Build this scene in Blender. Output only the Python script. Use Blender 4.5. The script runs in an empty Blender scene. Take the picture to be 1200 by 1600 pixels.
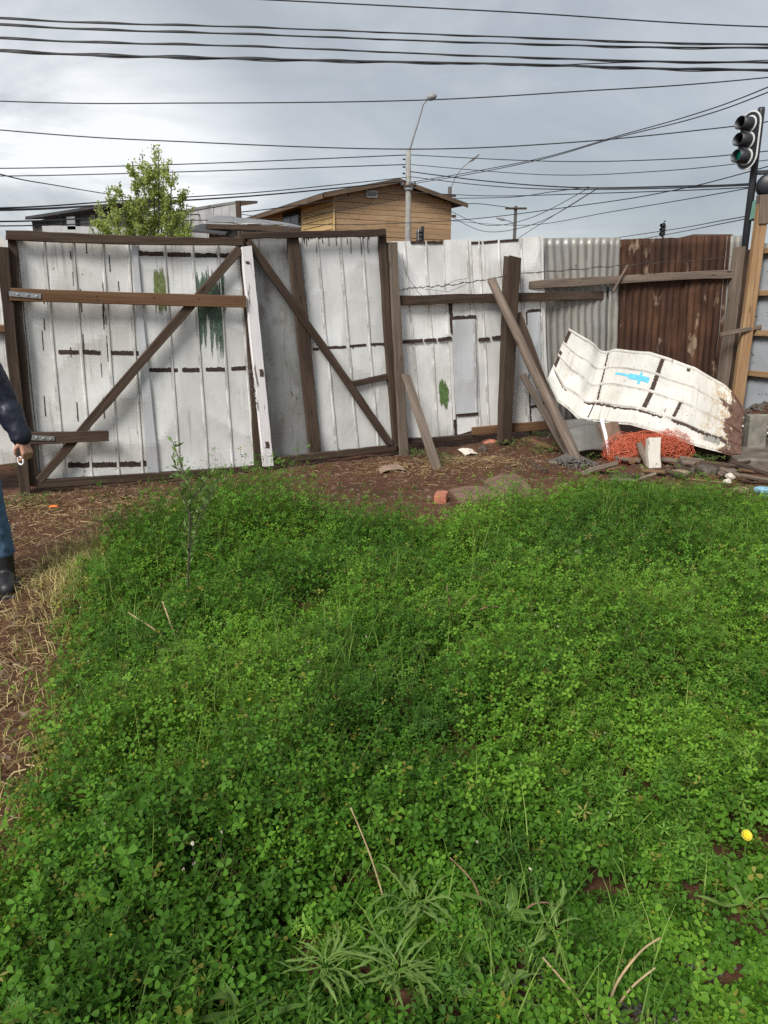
import bpy, bmesh, math, random
import numpy as np
from mathutils import Vector, Matrix, noise

random.seed(7)
R = math.radians
SC = bpy.context.scene
COL = SC.collection

# ---------------------------------------------------------------- camera, sky, sun, exposure
EYE, PITCH, F = 1.6, R(15.4), 1165.0          # eye height, downward tilt, focal length in photo pixels (1200 x 1600)
cam_d = bpy.data.cameras.new('camera')
cam_d.sensor_fit = 'VERTICAL'; cam_d.sensor_height = 36.0
cam_d.lens = 36.0 * F / 1600.0
cam_d.clip_start = 0.05; cam_d.clip_end = 2000.0
cam = bpy.data.objects.new('camera', cam_d); COL.objects.link(cam)
cam.location = (0, 0, EYE); cam.rotation_euler = (R(90) - PITCH, 0, 0)
SC.camera = cam

SUN_AZ, SUN_EL = R(-150), R(43)               # from behind the camera, to its left
world = bpy.data.worlds.new('World'); SC.world = world; world.use_nodes = True

def build_world():
    nt = world.node_tree; nt.nodes.clear()
    n = nt.nodes.new; L = nt.links.new
    out = n('ShaderNodeOutputWorld'); bg = n('ShaderNodeBackground'); bg.inputs['Strength'].default_value = 0.1
    sky = n('ShaderNodeTexSky'); sky.sky_type = 'NISHITA'; sky.sun_disc = False
    sky.sun_elevation = SUN_EL; sky.sun_rotation = SUN_AZ
    tc = n('ShaderNodeTexCoord')
    sep = n('ShaderNodeSeparateXYZ'); L(tc.outputs['Generated'], sep.inputs[0])
    den = n('ShaderNodeMath'); den.operation = 'MAXIMUM'; L(sep.outputs['Z'], den.inputs[0]); den.inputs[1].default_value = 0.0
    den2 = n('ShaderNodeMath'); den2.operation = 'ADD'; L(den.outputs[0], den2.inputs[0]); den2.inputs[1].default_value = 0.22
    dx = n('ShaderNodeMath'); dx.operation = 'DIVIDE'; L(sep.outputs['X'], dx.inputs[0]); L(den2.outputs[0], dx.inputs[1])
    dy = n('ShaderNodeMath'); dy.operation = 'DIVIDE'; L(sep.outputs['Y'], dy.inputs[0]); L(den2.outputs[0], dy.inputs[1])
    cmb = n('ShaderNodeCombineXYZ'); L(dx.outputs[0], cmb.inputs[0]); L(dy.outputs[0], cmb.inputs[1])
    def nz(scale, detail, rough, off, dist=0.0):
        mp = n('ShaderNodeMapping'); mp.inputs['Location'].default_value = off; L(cmb.outputs[0], mp.inputs[0])
        t = n('ShaderNodeTexNoise'); t.inputs['Scale'].default_value = scale; t.inputs['Detail'].default_value = detail
        t.inputs['Roughness'].default_value = rough; t.inputs['Distortion'].default_value = dist
        L(mp.outputs[0], t.inputs['Vector']); return t
    big = nz(0.55, 5, 0.5, (3.1, 1.7, 0), 0.4)
    small = nz(1.5, 8, 0.58, (7.3, 4.2, 2), 0.7)
    mix = n('ShaderNodeMath'); mix.operation = 'MULTIPLY_ADD'; L(small.outputs['Fac'], mix.inputs[0]); mix.inputs[1].default_value = 0.62
    L(big.outputs['Fac'], mix.inputs[2])                              # about 0.35 .. 1.1
    # a thin break in the cloud, low in the sky to the left
    d0 = ray(90, 290).normalized()
    dot = n('ShaderNodeVectorMath'); dot.operation = 'DOT_PRODUCT'; L(tc.outputs['Generated'], dot.inputs[0]); dot.inputs[1].default_value = d0
    br = n('ShaderNodeMapRange'); br.interpolation_type = 'SMOOTHSTEP'
    br.inputs['From Min'].default_value = 0.962; br.inputs['From Max'].default_value = 1.0
    L(dot.outputs['Value'], br.inputs['Value'])
    sm = n('ShaderNodeMath'); sm.operation = 'SUBTRACT'; L(small.outputs['Fac'], sm.inputs[0]); sm.inputs[1].default_value = 0.2
    brm = n('ShaderNodeMath'); brm.operation = 'MULTIPLY'; L(br.outputs['Result'], brm.inputs[0]); L(sm.outputs[0], brm.inputs[1])
    add = n('ShaderNodeMath'); add.operation = 'MULTIPLY_ADD'; L(brm.outputs[0], add.inputs[0]); add.inputs[1].default_value = 1.55
    L(mix.outputs[0], add.inputs[2])
    ramp = n('ShaderNodeValToRGB'); cr = ramp.color_ramp
    mr = n('ShaderNodeMapRange'); mr.inputs['From Min'].default_value = 0.52; mr.inputs['From Max'].default_value = 1.38
    L(add.outputs[0], mr.inputs['Value']); L(mr.outputs['Result'], ramp.inputs[0])
    cr.elements[0].position = 0.0; cr.elements[0].color = (0.325, 0.355, 0.385, 1)
    cr.elements[1].position = 1.0; cr.elements[1].color = (1.0, 1.01, 1.01, 1)
    e = cr.elements.new(0.33); e.color = (0.455, 0.488, 0.515, 1)
    e = cr.elements.new(0.58); e.color = (0.635, 0.66, 0.68, 1)
    sc_ = n('ShaderNodeVectorMath'); sc_.operation = 'SCALE'; sc_.inputs['Scale'].default_value = 3.2
    L(ramp.outputs[0], sc_.inputs[0])
    mx = n('ShaderNodeMixRGB'); mx.inputs['Fac'].default_value = 0.93
    L(sky.outputs[0], mx.inputs[1]); L(sc_.outputs[0], mx.inputs[2])
    L(mx.outputs[0], bg.inputs['Color']); L(bg.outputs[0], out.inputs[0])

def ray(px, py):
    x = (px - 600.0) / F; y = (800.0 - py) / F
    return Vector((x, math.cos(PITCH) + y * math.sin(PITCH), -math.sin(PITCH) + y * math.cos(PITCH)))
build_world()

sun_d = bpy.data.lights.new('sun', 'SUN'); sun_d.energy = 1.5; sun_d.angle = R(20); sun_d.color = (1.0, 0.965, 0.91)
sun = bpy.data.objects.new('sun', sun_d); COL.objects.link(sun)
sdir = Vector((math.sin(SUN_AZ) * math.cos(SUN_EL), math.cos(SUN_AZ) * math.cos(SUN_EL), math.sin(SUN_EL)))
sun.rotation_euler = sdir.to_track_quat('Z', 'Y').to_euler(); sun.location = sdir * 60
SC.view_settings.view_transform = 'Standard'; SC.view_settings.look = 'None'
SC.view_settings.gamma = 1.0; SC.view_settings.exposure = 1.6
SC.render.engine = 'CYCLES'; SC.cycles.use_denoising = False; SC.cycles.use_adaptive_sampling = False
SC.cycles.max_bounces = 6; SC.cycles.transparent_max_bounces = 8; SC.cycles.caustics_reflective = False; SC.cycles.caustics_refractive = False

# ---------------------------------------------------------------- helpers
def gp(px, py, z=0.0):
    d = ray(px, py); return d * ((z - EYE) / d.z) + Vector((0, 0, EYE))
def at(px, py, Y):
    d = ray(px, py); return d * (Y / d.y) + Vector((0, 0, EYE))
def smooth(a, b, x):
    t = min(1, max(0, (x - a) / (b - a))); return t * t * (3 - 2 * t)
def nz3(x, y, z=0.0):
    return noise.noise(Vector((x, y, z)))

ORG = {}
def mesh_obj(name, verts, faces, mat, parent=None, uvs=None, smooth_=False, org=None):
    """One mesh object; verts in world space; parts sit at their thing's origin."""
    o0 = ORG.get(parent.name, Vector((0, 0, 0))) if parent is not None else Vector(org if org is not None else (0, 0, 0))
    me = bpy.data.meshes.new(name)
    me.from_pydata([(v[0] - o0.x, v[1] - o0.y, v[2] - o0.z) for v in verts], [], faces)
    if uvs is not None:
        uvl = me.uv_layers.new(name='UVMap')
        flat = []
        for poly in me.polygons:
            for li in poly.loop_indices:
                flat.extend(uvs[me.loops[li].vertex_index])
        uvl.data.foreach_set('uv', flat)
    if smooth_:
        me.polygons.foreach_set('use_smooth', [True] * len(me.polygons))
    me.materials.append(mat); me.update()
    o = bpy.data.objects.new(name, me); COL.objects.link(o)
    if parent is not None:
        o.parent = parent
    else:
        o.location = o0
    ORG[o.name] = o0
    return o
def tag(o, label, cat, group=None, kind=None):
    if label: o['label'] = label
    if cat: o['category'] = cat
    if group: o['group'] = group
    if kind: o['kind'] = kind
    return o
def thing(name, label, cat, loc=(0, 0, 0), group=None):
    o = bpy.data.objects.new(name, None); COL.objects.link(o)
    o.location = loc; o.empty_display_size = 0.1; ORG[o.name] = Vector(loc)
    return tag(o, label, cat, group)

class MB:
    """Collects shapes with uvs, then builds ONE mesh object."""
    def __init__(s): s.v = []; s.f = []; s.uv = []
    def add(s, verts, faces, uvs=None):
        b = len(s.v); s.v += [tuple(v) for v in verts]; s.f += [tuple(i + b for i in f) for f in faces]
        s.uv += uvs if uvs is not None else [(v[0] + v[1], v[2]) for v in verts]
        return s
    def build(s, name, mat, parent=None, smooth_=False, org=None):
        return mesh_obj(name, s.v, s.f, mat, parent, s.uv, smooth_, org)
    def tube(s, pts, rad, n=6, cap=True):
        pts = [Vector(p) for p in pts]; m = len(pts)
        rad = rad if isinstance(rad, (list, tuple)) else [rad] * m
        vs, uv, fs = [], [], []
        ref = None; L = 0
        for i, p in enumerate(pts):
            t = (pts[min(i + 1, m - 1)] - pts[max(i - 1, 0)]);
            t = t.normalized() if t.length > 1e-9 else Vector((0, 0, 1))
            if ref is None:
                ref = t.orthogonal().normalized()
            a = (ref - t * ref.dot(t));  a = a.normalized() if a.length > 1e-6 else t.orthogonal().normalized()
            ref = a; b = t.cross(a)
            if i: L += (p - pts[i - 1]).length
            for k in range(n):
                an = 2 * math.pi * k / n
                vs.append(p + (a * math.cos(an) + b * math.sin(an)) * rad[i]); uv.append((L, rad[i] * an))
        for i in range(m - 1):
            for k in range(n):
                k2 = (k + 1) % n
                fs.append((i * n + k, i * n + k2, (i + 1) * n + k2, (i + 1) * n + k))
        if cap:
            fs.append(tuple(range(n))[::-1]); fs.append(tuple((m - 1) * n + k for k in range(n)))
        return s.add(vs, fs, uv)
    def prism(s, q0, q1, nrm, th, seg=6, jit=0.0, ch=0.004, seed=0):
        """Board: cross-section edge q0=(a,b) at the start, q1=(d,c) at the end, extruded th along nrm (towards the viewer), chamfered."""
        rnd = random.Random(seed); nrm = Vector(nrm).normalized()
        a0, b0 = Vector(q0[0]), Vector(q0[1]); a1, b1 = Vector(q1[0]), Vector(q1[1])
        ln = ((a1 + b1) / 2 - (a0 + b0) / 2).length
        vs, uv, fs = [], [], []
        wob = [rnd.uniform(-1, 1) for _ in range(2)]
        for i in range(seg + 1):
            t = i / seg
            a = a0.lerp(a1, t); b = b0.lerp(b1, t); e = (b - a); w = e.length; e = e / max(w, 1e-6)
            bow = math.sin(t * math.pi) * jit * 2 * wob[0]
            a = a + e * (bow + rnd.uniform(-jit, jit) * 0.6); b = b + e * (bow + rnd.uniform(-jit, jit) * 0.6)
            c = min(ch, w * 0.2, th * 0.3); o = nrm * (rnd.uniform(-jit, jit) * 0.4 + math.sin(t * math.pi) * jit * wob[1])
            sec = [(a + e * c, 0), (b - e * c, 0), (b, c), (b, th - c), (b - e * c, th), (a + e * c, th), (a, th - c), (a, c)]
            per = [0, w, w, w + th, w + th, 2 * w + th, 2 * w + th, 2 * w + 2 * th]
            for (p, h), q in zip(sec, per):
                axd = ((a1 + b1) - (a0 + b0)).normalized(); je = axd * rnd.uniform(-1.4, 1.4) * jit if i in (0, seg) else Vector((0, 0, 0))
                vs.append(p + nrm * h + o + je); uv.append((t * ln, q))
        for i in range(seg):
            for k in range(8):
                k2 = (k + 1) % 8
                fs.append((i * 8 + k, i * 8 + k2, (i + 1) * 8 + k2, (i + 1) * 8 + k))
        fs.append(tuple(range(8))[::-1]); fs.append(tuple(seg * 8 + k for k in range(8)))
        return s.add(vs, fs, uv)
    def box(s, lo, hi):
        x0, y0, z0 = lo; x1, y1, z1 = hi
        v = [(x0, y0, z0), (x1, y0, z0), (x1, y1, z0), (x0, y1, z0), (x0, y0, z1), (x1, y0, z1), (x1, y1, z1), (x0, y1, z1)]
        return s.add(v, [(0, 3, 2, 1), (4, 5, 6, 7), (0, 1, 5, 4), (1, 2, 6, 5), (2, 3, 7, 6), (3, 0, 4, 7)])

def stick(name, p0, p1, w, th, mat, parent=None, face=None, seg=6, jit=0.003, seed=0, w1=None, org=None, label=None):
    """A board from p0 to p1, w wide across the view, th deep."""
    p0, p1 = Vector(p0), Vector(p1); ax = (p1 - p0).normalized()
    face = Vector(face) if face is not None else Vector((0, -1, 0.15))
    nrm = (face - ax * face.dot(ax)).normalized(); e = ax.cross(nrm)
    w1 = w if w1 is None else w1
    m = MB().prism((p0 - e * w / 2 - nrm * th / 2, p0 + e * w / 2 - nrm * th / 2),
                   (p1 - e * w1 / 2 - nrm * th / 2, p1 + e * w1 / 2 - nrm * th / 2), nrm, th, seg, jit, 0.005, seed)
    o = m.build(name, mat, parent, org=org)
    if label: o['label'] = label
    return o

class Wall:
    """An upright plane A-B; pixels are turned into (u, v) on it."""
    def __init__(s, A, B, seed=0):
        s.A = Vector((A[0], A[1], 0)); B = Vector((B[0], B[1], 0)); s.L = (B - s.A).length
        s.t = (B - s.A).normalized(); s.n = Vector((s.t.y, -s.t.x, 0)); s.seed = seed
    def uv(s, px, py, w=0.0):
        d = ray(px, py); o = Vector((0, 0, EYE)); a = s.A + s.n * w
        k = (a - o).dot(s.n) / d.dot(s.n); p = o + d * k
        return (p - a).dot(s.t), p.z
    def P(s, u, v, w=0.0): return s.A + s.t * u + Vector((0, 0, v)) + s.n * w
    def px(s, px, py, w=0.0):
        u, v = s.uv(px, py, w); return s.P(u, v, w)
    def dent(s, u, v):
        return 0.010 * nz3(u * 1.7, v * 1.3, s.seed) - 0.026 * abs(nz3(u * 2.6 + v, v * 1.9 - u * .7, s.seed + 9)) + 0.012
    def board(s, name, q, w0, th, mat, parent, seg=8, jit=0.003, seed=0, label=None):
        """q = pixel corners start-a, start-b, end-b, end-a, read at the board's front face."""
        wf = w0 + th
        c = [s.uv(x, y, wf) for x, y in q]
        c = [s.P(u, v, w0) for u, v in c]
        o = MB().prism((c[0], c[1]), (c[3], c[2]), s.n, th, seg, jit, 0.005, seed).build(name, mat, parent)
        if label: o['label'] = label
        return o
    def sheet(s, name, q, ribs, mat, parent, w0=0.0, rib_w=0.026, rib_h=0.010, wave=None, ragged=0.0, seed=0, label=None, rows=None, curl=0.0, dents=()):
        """q = pixel corners TL TR BR BL. ribs = fractions across. wave = (pitch, depth) for corrugated iron."""
        TL, TR, BR, BL = [Vector(s.uv(x, y, w0)) for x, y in q]
        W = ((TR - TL).length + (BR - BL).length) / 2; H = ((BL - TL).length + (BR - TR).length) / 2
        cols = []
        if wave:
            k = max(8, int(W / wave[0] * 8))
            cols = [(i / k, wave[1] * math.sin(i / k * W / wave[0] * 2 * math.pi)) for i in range(k + 1)]
        else:
            m = max(4, int(W / 0.035)); base = {round(i / m, 5): 0.0 for i in range(m + 1)}
            hw = rib_w / W / 2
            for r in ribs:
                for k in list(base):
                    if abs(k - r) < hw * 2.0: del base[k]
                for dx_, h in ((-hw * 1.7, 0), (-hw, 0), (-hw * 0.45, rib_h), (hw * 0.45, rib_h), (hw, 0), (hw * 1.7, 0)):
                    f = r + dx_
                    if -0.002 <= f <= 1.002: base[round(min(1, max(0, f)), 5)] = h
            cols = sorted(base.items())
        hwg = rib_w / W / 2; nr = rows or max(6, int(H / 0.035)); rnd = random.Random(seed)
        vs, uv, fs = [], [], []; crease_shade = []
        nc = len(cols)
        for j in range(nr + 1):
            g = j / nr
            for i, (f, h) in enumerate(cols):
                gg = g
                if ragged and j in (0, nr):
                    gg += ragged * (nz3(f * 9, j, seed) + 0.5 * nz3(f * 31, j, seed)) * (1 if j else -1)
                top = TL.lerp(TR, f); bot = BL.lerp(BR, f); p = top.lerp(bot, gg)
                d = s.dent(p.x, p.y)
                for (cu, cv, rr, dd) in dents:
                    pu, pv = cu, cv
                    q2 = ((p.x - pu) ** 2 + (p.y - pv) ** 2) / rr ** 2
                    if q2 < 4: d += dd * math.exp(-q2 * 1.6)
                cz = curl * max(0, g - 0.85) * 6 * (0.3 + 0.7 * abs(nz3(f * 4, 3, seed)))
                vs.append(s.P(p.x, p.y, w0 + d + h + cz)); uv.append((p.x, p.y))
                crease_shade.append(max([0.0] + [1.0 for r in ribs if -hwg * 1.3 < f - r < -hwg * 0.2 or hwg * 0.7 < f - r < hwg * 1.6]) if not wave else (0.6 if h < -wave[1] * 0.6 else 0.0))  # marks painted shade: lines beside the ribs, troughs of corrugated sheets
        for j in range(nr):
            for i in range(nc - 1):
                a = j * nc + i
                fs.append((a, a + nc, a + nc + 1, a + 1))
        o = mesh_obj(name, vs, fs, mat, parent, uv, bool(wave))
        ga = o.data.attributes.new('crease_shade', 'FLOAT', 'POINT'); ga.data.foreach_set('value', crease_shade)
        md = o.modifiers.new('thickness', 'SOLIDIFY'); md.thickness = 0.0015; md.offset = -1
        if label: o['label'] = label
        return o
    def strip(s, name, p0, p1, half, mat, parent, w0=0.003, seed=0, rag=0.5, label=None, drip=0.0, taper=False):
        """A ragged flat band on the sheet from pixel p0 to pixel p1, half = half its width in metres."""
        a = Vector(s.uv(*p0)); b = Vector(s.uv(*p1)); ln = (b - a).length; t = (b - a) / ln; e = Vector((-t.y, t.x))
        m = max(4, int(ln / 0.011)); vs, uv, fs = [], [], []
        for i in range(m + 1):
            f = i / m; c = a.lerp(b, f)
            ends = min(1, min(f, 1 - f) * m / 2.0 + 0.8) if not taper else min(1, (min(f, 1 - f) * 4 + 0.06))
            h1 = half * ends * (1 + rag * (1.1 * nz3(f * ln * 19, 0, seed) + 1.0 * nz3(f * ln * 75, 4, seed)))
            h2 = half * ends * (1 + rag * 0.4 * (nz3(f * ln * 19, 7, seed) + 0.8 * nz3(f * ln * 75, 2, seed)))
            if drip and nz3(f * ln * 60, 11, seed) > 0.22:
                h2 += drip * abs(nz3(f * ln * 41, 17, seed)) * 2
            if e.y < 0: h1, h2 = h2, h1
            for k, hh in enumerate((h1, 0, -h2)):
                p = c + e * hh
                vs.append(s.P(p.x, p.y, w0 + s.dent(p.x, p.y))); uv.append((p.x, p.y))
        for i in range(m):
            for k in range(2):
                fs.append((i * 3 + k, i * 3 + k + 1, i * 3 + k + 4, i * 3 + k + 3))
        o = mesh_obj(name, vs, fs, mat, parent, uv)
        if label: o['label'] = label
        return o

# ---------------------------------------------------------------- materials
class NT:
    def __init__(s, name):
        s.m = bpy.data.materials.new(name); s.m.use_nodes = True; s.nt = s.m.node_tree
        s.b = s.nt.nodes['Principled BSDF']; s.out = s.nt.nodes['Material Output']
    def n(s, t, **kw):
        o = s.nt.nodes.new('ShaderNode' + t)
        for k, v in kw.items():
            if k in o.inputs: 
                o.inputs[k].default_value = v
            else: setattr(o, k, v)
        return o
    def l(s, a, b): s.nt.links.new(a, b)
    def coord(s, kind='UV', scale=(1, 1, 1), loc=(0, 0, 0), rnd=True):
        c = s.n('TexCoord'); mp = s.n('Mapping'); mp.inputs['Scale'].default_value = scale; mp.inputs['Location'].default_value = loc
        src = c.outputs[kind]
        if rnd:
            oi = s.n('ObjectInfo'); k = s.n('VectorMath', operation='SCALE'); k.inputs['Scale'].default_value = 13.0
            cm = s.n('CombineXYZ'); s.l(oi.outputs['Random'], cm.inputs[0]); s.l(oi.outputs['Random'], cm.inputs[1]); s.l(oi.outputs['Random'], cm.inputs[2])
            s.l(cm.outputs[0], k.inputs[0]); ad = s.n('VectorMath', operation='ADD'); s.l(src, ad.inputs[0]); s.l(k.outputs[0], ad.inputs[1]); src = ad.outputs[0]
        s.l(src, mp.inputs[0]); return mp.outputs[0]
    def noise(s, vec, scale=1.0, detail=4, rough=0.55, dist=0.0):
        t = s.n('TexNoise'); t.inputs['Scale'].default_value = scale; t.inputs['Detail'].default_value = detail
        t.inputs['Roughness'].default_value = rough; t.inputs['Distortion'].default_value = dist
        s.l(vec, t.inputs['Vector']); return t.outputs['Fac']
    def ramp(s, fac, *stops):
        r = s.n('ValToRGB'); cr = r.color_ramp
        while len(cr.elements) < len(stops): cr.elements.new(0.5)
        for e, (p, c) in zip(cr.elements, stops):
            e.position = p; e.color = (*c, 1) if len(c) == 3 else c
        s.l(fac, r.inputs[0]); return r.outputs[0]
    def rng(s, fac, a, b, c=0.0, d=1.0):
        r = s.n('MapRange'); r.inputs['From Min'].default_value = a; r.inputs['From Max'].default_value = b
        r.inputs['To Min'].default_value = c; r.inputs['To Max'].default_value = d
        s.l(fac, r.inputs['Value']); return r.outputs['Result']
    def mix(s, fac, a, b, mode='MIX'):
        m = s.n('MixRGB'); m.blend_type = mode
        for i, x in enumerate((fac, a, b)):
            if hasattr(x, 'links'): s.l(x, m.inputs[i])
            elif i == 0: m.inputs[0].default_value = x
            else: m.inputs[i].default_value = (*x, 1)
        return m.outputs[0]
    def math(s, op, a, b):
        m = s.n('Math', operation=op)
        for i, x in enumerate((a, b)):
            if hasattr(x, 'links'): s.l(x, m.inputs[i])
            else: m.inputs[i].default_value = x
        return m.outputs[0]
    def bump(s, h, strength=0.3, dist=0.01):
        b = s.n('Bump'); b.inputs['Strength'].default_value = strength; b.inputs['Distance'].default_value = dist
        s.l(h, b.inputs['Height']); s.l(b.outputs[0], s.b.inputs['Normal'])
    def set(s, col=None, rough=None, metal=None, spec=None):
        for k, v in (('Base Color', col), ('Roughness', rough), ('Metallic', metal), ('Specular IOR Level', spec)):
            if v is None: continue
            if hasattr(v, 'links'): s.l(v, s.b.inputs[k])
            elif k == 'Base Color': s.b.inputs[k].default_value = (*v, 1)
            else: s.b.inputs[k].default_value = v
        return s.m

def m_plain(name, col, rough=0.7, var=0.25, scale=20, metal=0.0, bump=0.15):
    t = NT(name); v = t.coord('Object'); f = t.noise(v, scale, 5)
    c = t.mix(t.rng(f, 0.3, 0.7), tuple(x * (1 - var) for x in col), tuple(min(1, x * (1 + var)) for x in col))
    if bump: t.bump(f, bump, 0.01)
    return t.set(c, rough, metal)
def m_wood(name, dark, mid, light, grain=1.0, rough=0.85, paint=None):
    t = NT(name)
    v = t.coord('UV', (1.6, 34 * grain, 1)); fine = t.noise(v, 1.0, 7, 0.65, 0.8)
    v2 = t.coord('UV', (0.9, 5, 1)); broad = t.noise(v2, 1.0, 4, 0.6)
    c = t.ramp(t.math('ADD', t.math('MULTIPLY', fine, 0.65), t.math('MULTIPLY', broad, 0.45)),
               (0.34, dark), (0.52, mid), (0.72, light))
    kn = t.n('TexVoronoi'); kn.inputs['Scale'].default_value = 1.0; t.l(t.coord('UV', (2.2, 9, 1)), kn.inputs['Vector'])
    c = t.mix(t.rng(kn.outputs['Distance'], 0.05, 0.13, 0.75, 0.0), c, tuple(x * 0.4 for x in dark))
    oi = t.n('ObjectInfo'); c = t.mix(t.rng(oi.outputs['Random'], 0, 1, 0.0, 0.35), c, tuple((d + m) / 2 * 0.6 for d, m in zip(dark, mid)))
    if paint:
        pn = t.noise(t.coord('UV', (3, 22, 1), (4, 2, 0)), 1.0, 6, 0.62)
        c = t.mix(t.rng(pn, 0.36, 0.42), c, paint)
    t.bump(t.math('ADD', fine, t.math('MULTIPLY', broad, 0.5)), 0.5, 0.006)
    return t.set(c, rough, 0, 0.3)
def m_sheet(name, base=(0.70, 0.71, 0.69), dirt_and_shade=(0.24, 0.22, 0.19), rustc=(0.16, 0.075, 0.035), wear=0.5, metal=0.15, rust_to=None, warm=0.0, stain=None):
    """Weathered painted sheet metal: vertical streaks, grey stains, specks of rust."""
    t = NT(name)
    big = t.noise(t.coord('UV', (1.3, 0.9, 1)), 1.5, 4, 0.6)
    st = t.noise(t.coord('UV', (38, 1.3, 1)), 1.0, 5, 0.6, 0.3)
    st2 = t.noise(t.coord('UV', (11, 0.7, 1), (3, 5, 0)), 1.0, 4, 0.6)
    sp = t.noise(t.coord('UV', (16, 7, 1), (9, 1, 0)), 1.6, 7, 0.7, 0.6)
    mask = t.noise(t.coord('UV', (2.1, 1.4, 1), (5, 8, 0)), 1.0, 3)
    fine_ = t.noise(t.coord('UV', (3.2, 2.2, 1), (1, 4, 0)), 2.2, 8, 0.72, 0.5)
    c = t.mix(t.rng(big, 0.30, 0.60), tuple(x * 0.74 for x in base), base)
    c = t.mix(t.rng(fine_, 0.52, 0.72, 0, 0.2 + 0.4 * min(1, wear)), c, tuple(x * y for x, y in zip(base, (0.60, 0.59, 0.56))))
    c = t.mix(t.rng(st2, 0.52, 0.70, 0, 0.22), c, tuple(x * 0.60 for x in base))
    c = t.mix(t.math('MULTIPLY', t.rng(st, 0.56, 0.68, 0, 0.25 + 0.4 * min(1, wear)), t.rng(mask, 0.42, 0.58)), c, dirt_and_shade)
    if stain: c = t.mix(t.rng(t.noise(t.coord('UV', (3.2, 1.1, 1), (2, 3, 0)), 1.1, 5, 0.6, 1.2), 0.50, 0.70, 0, 0.85), c, stain)
    if warm: c = t.mix(t.rng(mask, 0.35, 0.7, 0, warm), c, (0.62, 0.50, 0.33))
    ga = t.n('Attribute'); ga.attribute_name = 'crease_shade'
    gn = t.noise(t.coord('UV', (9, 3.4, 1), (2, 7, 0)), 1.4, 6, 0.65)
    c = t.mix(t.math('MULTIPLY', ga.outputs['Fac'], t.rng(gn, 0.42, 0.64, 0.12, 0.8)), c, dirt_and_shade)  # shade at ribs and troughs painted into the colour, broken up by noise
    k = 0.70 - 0.07 * wear
    c = t.mix(t.math('MULTIPLY', t.rng(sp, k, k + 0.025), t.rng(mask, 0.42, 0.55)), c, rustc)
    if rust_to is not None:      # everything past this u is bare rust
        sx = t.n('SeparateXYZ'); tc = t.n('TexCoord'); t.l(tc.outputs['UV'], sx.inputs[0])
        e = t.math('ADD', sx.outputs[0], t.rng(t.noise(t.coord('UV', (5, 5, 1), rnd=False), 1.2, 6, 0.65), 0.2, 0.8, -0.22, 0.22))
        rc = t.mix(t.rng(sp, 0.4, 0.6), (0.085, 0.045, 0.032), (0.17, 0.095, 0.065))
        yl = t.mix(t.rng(sp, 0.45, 0.55), c, (0.42, 0.28, 0.12))
        c = t.mix(t.rng(e, rust_to - 0.28, rust_to - 0.05, 0, 0.8), c, yl)
        c = t.mix(t.rng(e, rust_to - 0.015, rust_to + 0.015), c, rc)
    t.bump(t.math('ADD', t.math('MULTIPLY', big, 0.7), t.math('MULTIPLY', sp, 0.25)), 0.35, 0.012)
    return t.set(c, t.rng(big, 0.3, 0.7, 0.5, 0.33), metal, 0.5)

M = {}
M['old_wood'] = m_wood('old_dark_wood', (0.022, 0.014, 0.010), (0.062, 0.040, 0.028), (0.125, 0.088, 0.064))
M['brown_wood'] = m_wood('brown_board', (0.075, 0.038, 0.018), (0.165, 0.088, 0.044), (0.25, 0.155, 0.09))
M['grey_wood'] = m_wood('grey_weathered_wood', (0.07, 0.052, 0.040), (0.155, 0.118, 0.092), (0.27, 0.215, 0.17))
M['pale_wood'] = m_wood('pale_new_wood', (0.16, 0.09, 0.042), (0.30, 0.18, 0.09), (0.42, 0.28, 0.16))
M['white_wood'] = m_wood('white_painted_wood', (0.10, 0.07, 0.055), (0.24, 0.19, 0.16), (0.4, 0.34, 0.3), paint=(0.80, 0.77, 0.77))
M['sheet'] = m_sheet('weathered_white_sheet', (0.86, 0.86, 0.83), wear=0.8, warm=0.10)
M['sheet_smooth'] = m_sheet('smooth_grey_white_sheet', (0.84, 0.845, 0.83), wear=0.3, warm=0.06)
M['sheet_clean'] = m_sheet('white_sheet', (0.92, 0.92, 0.90), wear=0.25, warm=0.08)
M['sheet_warm'] = m_sheet('cream_white_sheet', (0.72, 0.705, 0.66), wear=1.0, warm=0.22, rust_to=2.19)
M['sheet_pale'] = m_sheet('pale_blue_grey_strip', (0.70, 0.72, 0.74), wear=0.1, metal=0.25)
M['galv'] = m_sheet('galvanised_sheet', (0.30, 0.295, 0.28), dirt_and_shade=(0.08, 0.07, 0.06), wear=1.0, metal=0.15, warm=0.15)
M['galv_stained'] = m_sheet('stained_galvanised_sheet', (0.40, 0.41, 0.40), dirt_and_shade=(0.11, 0.08, 0.06), rustc=(0.15, 0.085, 0.045), wear=1.3, metal=0.4, stain=(0.17, 0.115, 0.075))
M['tar'] = m_plain('dark_rust_tar', (0.045, 0.026, 0.019), 0.85, 0.5, 40)
M['steel'] = m_plain('zinc_steel', (0.46, 0.47, 0.48), 0.38, 0.15, 30, 0.8)
M['green_paint'] = m_plain('green_brush_paint', (0.085, 0.135, 0.095), 0.7, 0.5, 34)
M['olive_paint'] = m_plain('olive_brush_paint', (0.16, 0.20, 0.07), 0.7, 0.5, 34)
M['dull_grey'] = m_sheet('dull_grey_scrap', (0.17, 0.165, 0.15), dirt_and_shade=(0.07, 0.055, 0.04), wear=1.0, metal=0.2, stain=(0.11, 0.08, 0.055))
M['blue_paint'] = m_plain('blue_spray_paint', (0.12, 0.47, 0.68), 0.6, 0.15, 30)
M['dab_green'] = m_plain('green_dab_paint', (0.10, 0.17, 0.05), 0.7, 0.4, 34)
M['wire'] = m_plain('fence_wire', (0.09, 0.075, 0.065), 0.6, 0.3, 30, 0.4)
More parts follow.
